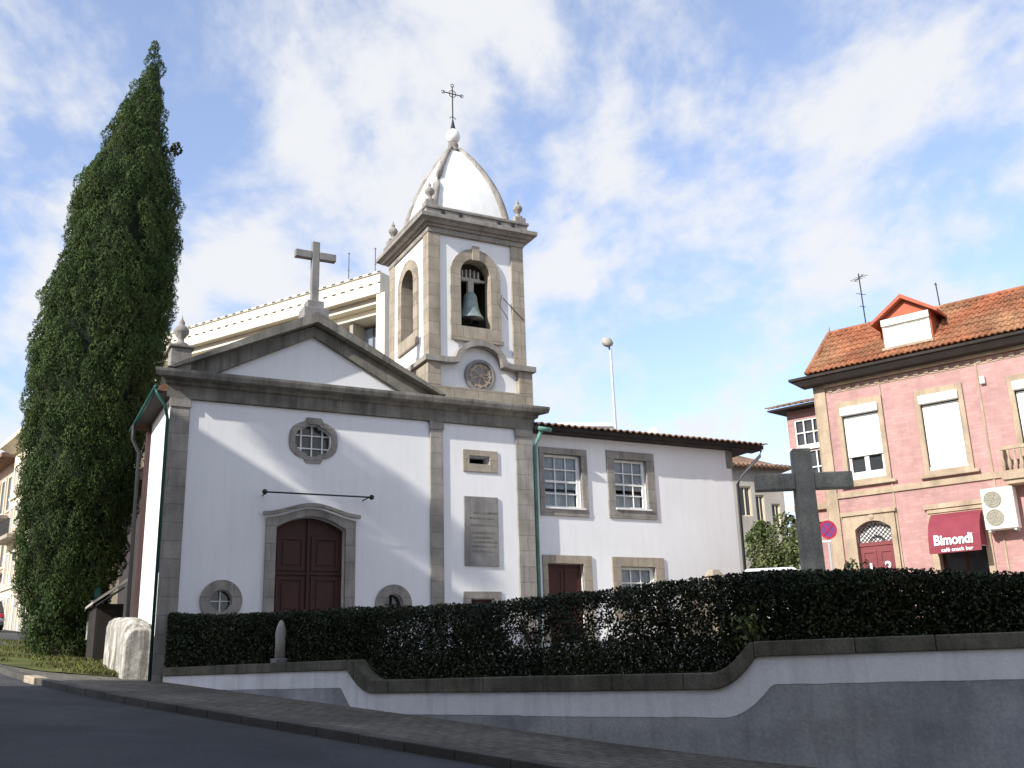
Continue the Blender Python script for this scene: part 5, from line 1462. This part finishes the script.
for (xx, h, lab) in ((-2.9, 2.1, 'thin mast on the apartment block parapet close behind the gable cross'), (-1.05, 1.9, 'thin mast on the apartment block parapet between gable cross and bell tower')):
    q = Matrix.Rotation(lbr, 4, 'Z') @ Vector((xx, 0.6, 0))
    antenna('roof_antenna', -6.52 + q.x, 48 + q.y, 21.58, 21.58 + h, lab, False)

# white-topped building and old roof behind the parish house, with floodlight mast
wt = empty('white_block', (3.4, 45.5, 2.2), R(8), 'flat-roofed white building just showing over the parish house roof', 'building')
mb = MB(); mb.box(-1.35, 1.35, 0, 5, 0, 10.25); mb.build('wall', M['plaster'], wt)
mb = MB(); mb.box(-1.45, 1.45, -0.1, 5.1, 10.25, 10.42); mb.build('parapet', M['plaster'], wt)
mb = MB()
for x in (-0.9, 0.1): mb.box(x, x + 0.8, -0.02, -0.001, 7.6, 9.0)
mb.build('window', M['glass'], wt)
orf = empty('old_house', (5.7, 46.5, 2.2), R(4), 'old house with faded pink roof behind the parish house', 'house')
mb = MB(); mb.box(-0.9, 1.3, 0, 5, 0, 9.55); mb.build('wall', M['far_pink'], orf)
mb = MB(); mb.slab([(-1.05, 9.5), (1.5, 9.5), (1.3, 9.85), (0.9, 10.0), (0.75, 9.8), (-0.2, 10.05), (-1.05, 10.1)], (), -0.2, 5.2); mb.build('roof', M['pinkish'], orf)
mb = MB(); mb.box(1.0, 1.3, 0.5, 0.9, 9.7, 10.5); mb.build('chimney', M['plaster'], orf)
fl = empty('floodlight_mast', (4.46, 42.0, 2.2), 0, 'tall white floodlight mast with round lamp rising behind the parish house', 'lamp post')
mb = MB(); mb.tube([(0, 0, 0), (-0.01, 0, 6), (-0.05, 0, 12.9)], [0.11, 0.085, 0.06], 10); mb.build('mast', M['steel'], fl)
mb = MB(); mb.tube([(-0.05, 0, 12.75), (-0.12, -0.05, 13.1)], 0.04, 6); mb.build('bracket', M['pipe'], fl)
mb = MB(); mb.lathe([(0.001, -0.14), (0.16, -0.11), (0.27, 0.0), (0.27, 0.05), (0.20, 0.18), (0.001, 0.22)], (0, 0, 0), 16, 'y')
o = mb.build('lamp_head', M['far_grey'], fl, 0, 0, True); o.location = (-0.15, -0.08, 13.25); o.rotation_euler = (R(-35), 0, R(25))

# grey house between parish house and cross
gh = empty('grey_house', (10.31, 46.0, 2.2), R(15), 'grey rendered old house with tiled roof behind the big bush', 'house')
mb = MB(); mb.slab(rect(-3.0, 2.45, 0, 8.3), [rect(0.15, 0.75, 5.9, 7.3), rect(0.95, 1.4, 5.3, 6.9), rect(1.75, 2.2, 5.3, 6.5)], 0, 0.35); mb.box(2.05, 2.45, 0.35, 7, 0, 8.3); mb.box(-3, -2.6, 0.35, 7, 0, 8.3); mb.build('wall', M['far_grey'], gh)
mb = MB(); mb.box(-2.6, 2.0, 0.36, 0.4, 0, 8.2); mb.build('dark_backing', M['dark'], gh)  # black sheet close behind the openings paints the interior shade
for (a0, a1, b0, b1) in ((0.15, 0.75, 5.9, 7.3), (0.95, 1.4, 5.3, 6.9), (1.75, 2.2, 5.3, 6.5)):
    mb = MB(); mb.slab(rect(a0, a1, b0, b1), [rect(a0 + 0.06, (a0 + a1) / 2 - 0.02, b0 + 0.06, b1 - 0.06), rect((a0 + a1) / 2 + 0.02, a1 - 0.06, b0 + 0.06, b1 - 0.06)], 0.1, 0.15); w_ = mb.build('window', M['far_cream'], gh)
    mb = MB(); mb.box(a0 + 0.05, a1 - 0.05, 0.16, 0.17, b0 + 0.05, b1 - 0.05); mb.build('pane', M['glass'], w_)
mb = MB(); mb.hexa([(-3.4, -0.45, 8.30), (2.85, -0.45, 8.10), (2.85, 7, 8.1), (-3.4, 7, 8.3), (-2.2, 3.2, 9.9), (0.2, 3.2, 9.85), (0.2, 3.4, 9.85), (-2.2, 3.4, 9.9)]); mb.build('roof', M['tile_old'], gh)
mb = MB()
x = -3.4
while x < 2.8:
    mb.tube([(x, -0.52, 8.32 - 0.03 * (x + 3.4)), (x, -0.2, 8.45 - 0.03 * (x + 3.4))], 0.09, 6); x += 0.24
mb.build('eave_tiles', M['tile_old'], gh)

# ------------------------------------------------------------------ far left: cream town house and old pink house up the street
fa = math.atan2(-0.783, 0.622)
fb = empty('cream_town_house', (-27.6, 59.3, 4.5), fa, 'tall cream town house with deep eaves far up the street left of the cypress', 'building')
mb = MB(); mb.box(-13.0, 4, 0, 9, 0, 12.9); mb.build('wall', M['far_cream'], fb)
mb = MB(); mb.hexa([(-13.2, -0.25, 12.9), (4.2, -0.25, 12.9), (4.2, 9, 12.9), (-13.2, 9, 12.9), (-13.8, -0.85, 13.3), (4.8, -0.85, 13.3), (4.8, 9.3, 13.3), (-13.8, 9.3, 13.3)]); mb.box(-13.9, 4.9, -0.95, 9.4, 13.302, 13.6); mb.build('cornice', M['far_cream'], fb)
mb = MB(); mb.hexa([(-13.9, -0.95, 13.602), (4.9, -0.95, 13.602), (4.9, 9.4, 13.602), (-13.9, 9.4, 13.602), (-11, 3.5, 15.3), (2, 3.5, 15.3), (2, 5, 15.3), (-11, 5, 15.3)]); mb.build('roof', M['tile_old'], fb)
for i, x in enumerate((-12.2, -10.3, -8.4, -6.5, -4.6, -2.7, -0.8, 1.2)):
    for z0, z1 in ((0.2, 2.6), (3.6, 5.6), (6.8, 8.8), (9.9, 11.8)):
        mb = MB(); mb.slab(rect(x - 0.15, x + 1.05, z0 - 0.15 if z0 > 1 else 0.05, z1 + 0.15), [rect(x, x + 0.9, z0, z1)], -0.08, -0.001); w_ = mb.build('window', M['cream'], fb)
        mb = MB(); mb.box(x, x + 0.9, -0.04, -0.002, z0, z1); mb.build('pane', M['far_grey'], w_)
mb = MB()
for z in (3.2, 6.4, 9.5): mb.box(-13, 4, -0.14, -0.081, z, z + 0.18)
mb.build('string_course', M['cream'], fb)
mb = MB(); mb.box(-12.6, -8.0, -1.0, -0.141, 6.35, 6.6); mb.build('balcony_slab', M['cream_shadow'], fb)
mb = MB()
for k in range(24): mb.tube([(-12.55 + 0.2 * k, -0.95, 6.6), (-12.55 + 0.2 * k, -0.95, 7.6)], 0.02, 4)
mb.tube([(-12.6, -0.95, 7.6), (-8.0, -0.95, 7.6)], 0.03, 5); mb.build('balcony_railing', M['iron'], fb)
pk = empty('old_pink_house', (-40.5, 78.0, 6.0), fa, 'old brownish house with projecting eave at the far left edge of the street', 'house')
mb = MB(); mb.box(-12, 3, 0, 9, -0.5, 12.4); mb.build('wall', M['far_pink'], pk)
mb = MB(); mb.box(-12.5, 3.6, -1.3, 9.5, 12.4, 12.7); mb.hexa([(-12.5, -1.3, 12.702), (3.6, -1.3, 12.702), (3.6, 9.5, 12.702), (-12.5, 9.5, 12.702), (-10, 4, 15), (1, 4, 15), (1, 5, 15), (-10, 5, 15)]); mb.build('roof', M['tile_old'], pk)
for i, x in enumerate((-10, -7.8, -5.6, -3.4, -1.2, 1.0)):
    for z0, z1 in ((0.2, 2.7), (4.2, 6.6), (8.6, 11.2)):
        mb = MB(); mb.slab(rect(x - 0.2, x + 1.3, z0 - 0.15, z1 + 0.2), [rect(x, x + 1.1, z0, z1)], -0.1, -0.001); w_ = mb.build('window', M['far_cream'], pk)
        mb = MB(); mb.box(x, x + 1.1, -0.04, -0.002, z0, z1); mb.build('pane', M['glass'], w_)
mb = MB(); mb.box(-11, 2, -0.9, -0.101, 7.9, 8.15); mb.box(-11, 2, -0.9, -0.101, 3.6, 3.8); mb.build('balcony_slab', M['far_grey'], pk)

# ------------------------------------------------------------------ houses across the road, behind the camera (they shade the street)
rowz = math.atan2(0.65, -0.76)
def row_house(s0, s1, H, m, label):
    x, y = sn(s0, -1.6)
    h_ = empty('row_house', (x, y, zg(x, y)), rowz, label, 'house', 'terraced houses across the road')
    W_ = s1 - s0
    zb = zg(x, y)
    m_ = MB(); m_.box(0, W_ - 0.01, 0, 9.5, -2, H - zb); m_.build('wall', m, h_)
    m_ = MB(); m_.box(-0.0, W_ - 0.01, -0.35, 9.8, H - zb + 0.001, H - zb + 0.25); m_.build('cornice', M['pale_stone'], h_)
    n_ = int(W_ / 2.6)
    for k in range(n_):
        xc = (k + 0.5) * W_ / n_
        for z0, z1 in ((1.0, 3.1), (4.6, 6.9), (8.2, 10.4), (11.6, 13.4)):
            if z1 + 0.6 > H - zb: continue
            m_ = MB(); m_.slab(rect(xc - 0.7, xc + 0.7, z0 - 0.15, z1 + 0.18), [rect(xc - 0.52, xc + 0.52, z0, z1)], -0.06, -0.001); w_ = m_.build('window', M['pale_stone'], h_)
            m_ = MB(); m_.box(xc - 0.52, xc + 0.52, -0.03, -0.002, z0, z1); m_.build('pane', M['glass'], w_)
    return h_
row_house(12.0, 25.1, 16.8, M['far_pink'], 'tall brownish terraced house across the road, nearest the church corner')
row_house(-1.0, 12.0, 15.4, M['far_grey'], 'grey terraced house across the road, in the middle of the terrace')
row_house(-16.0, -1.0, 14.0, M['far_cream'], 'cream terraced house across the road, lowest of the terrace')

# unseen tree added on the terrace roof; crown shaped to shade the church front
rx_, ry_ = sn(23.45, -2.6)
rt = empty('added_shade_tree', (rx_, ry_, 17.06), 0, 'unseen potted tree added on the brownish terraced roof to shade the church front', 'tree')
g_ = np.random.default_rng(77)
v = g_.normal(size=(5000, 3)); v /= np.linalg.norm(v, axis=1)[:, None]; v *= g_.uniform(0.3, 1, 5000)[:, None]
V, F = leaves(v * np.array([1.10, 1.15, 0.98]) + np.array([0, 0, 1.95]), 0.13, g_)
mesh_np('crown', V, F, M['bush'], rt)
mb = MB(); mb.tube([(0, 0, 0.3), (0.03, 0, 2.0)], [0.06, 0.03], 6); mb.build('trunk', M['bark'], rt)
mb = MB(); mb.lathe([(0.22, 0), (0.3, 0.35), (0.26, 0.35), (0.2, 0.3), (0.001, 0.3)], (0, 0, 0), 14); mb.build('pot', M['tile'], rt)
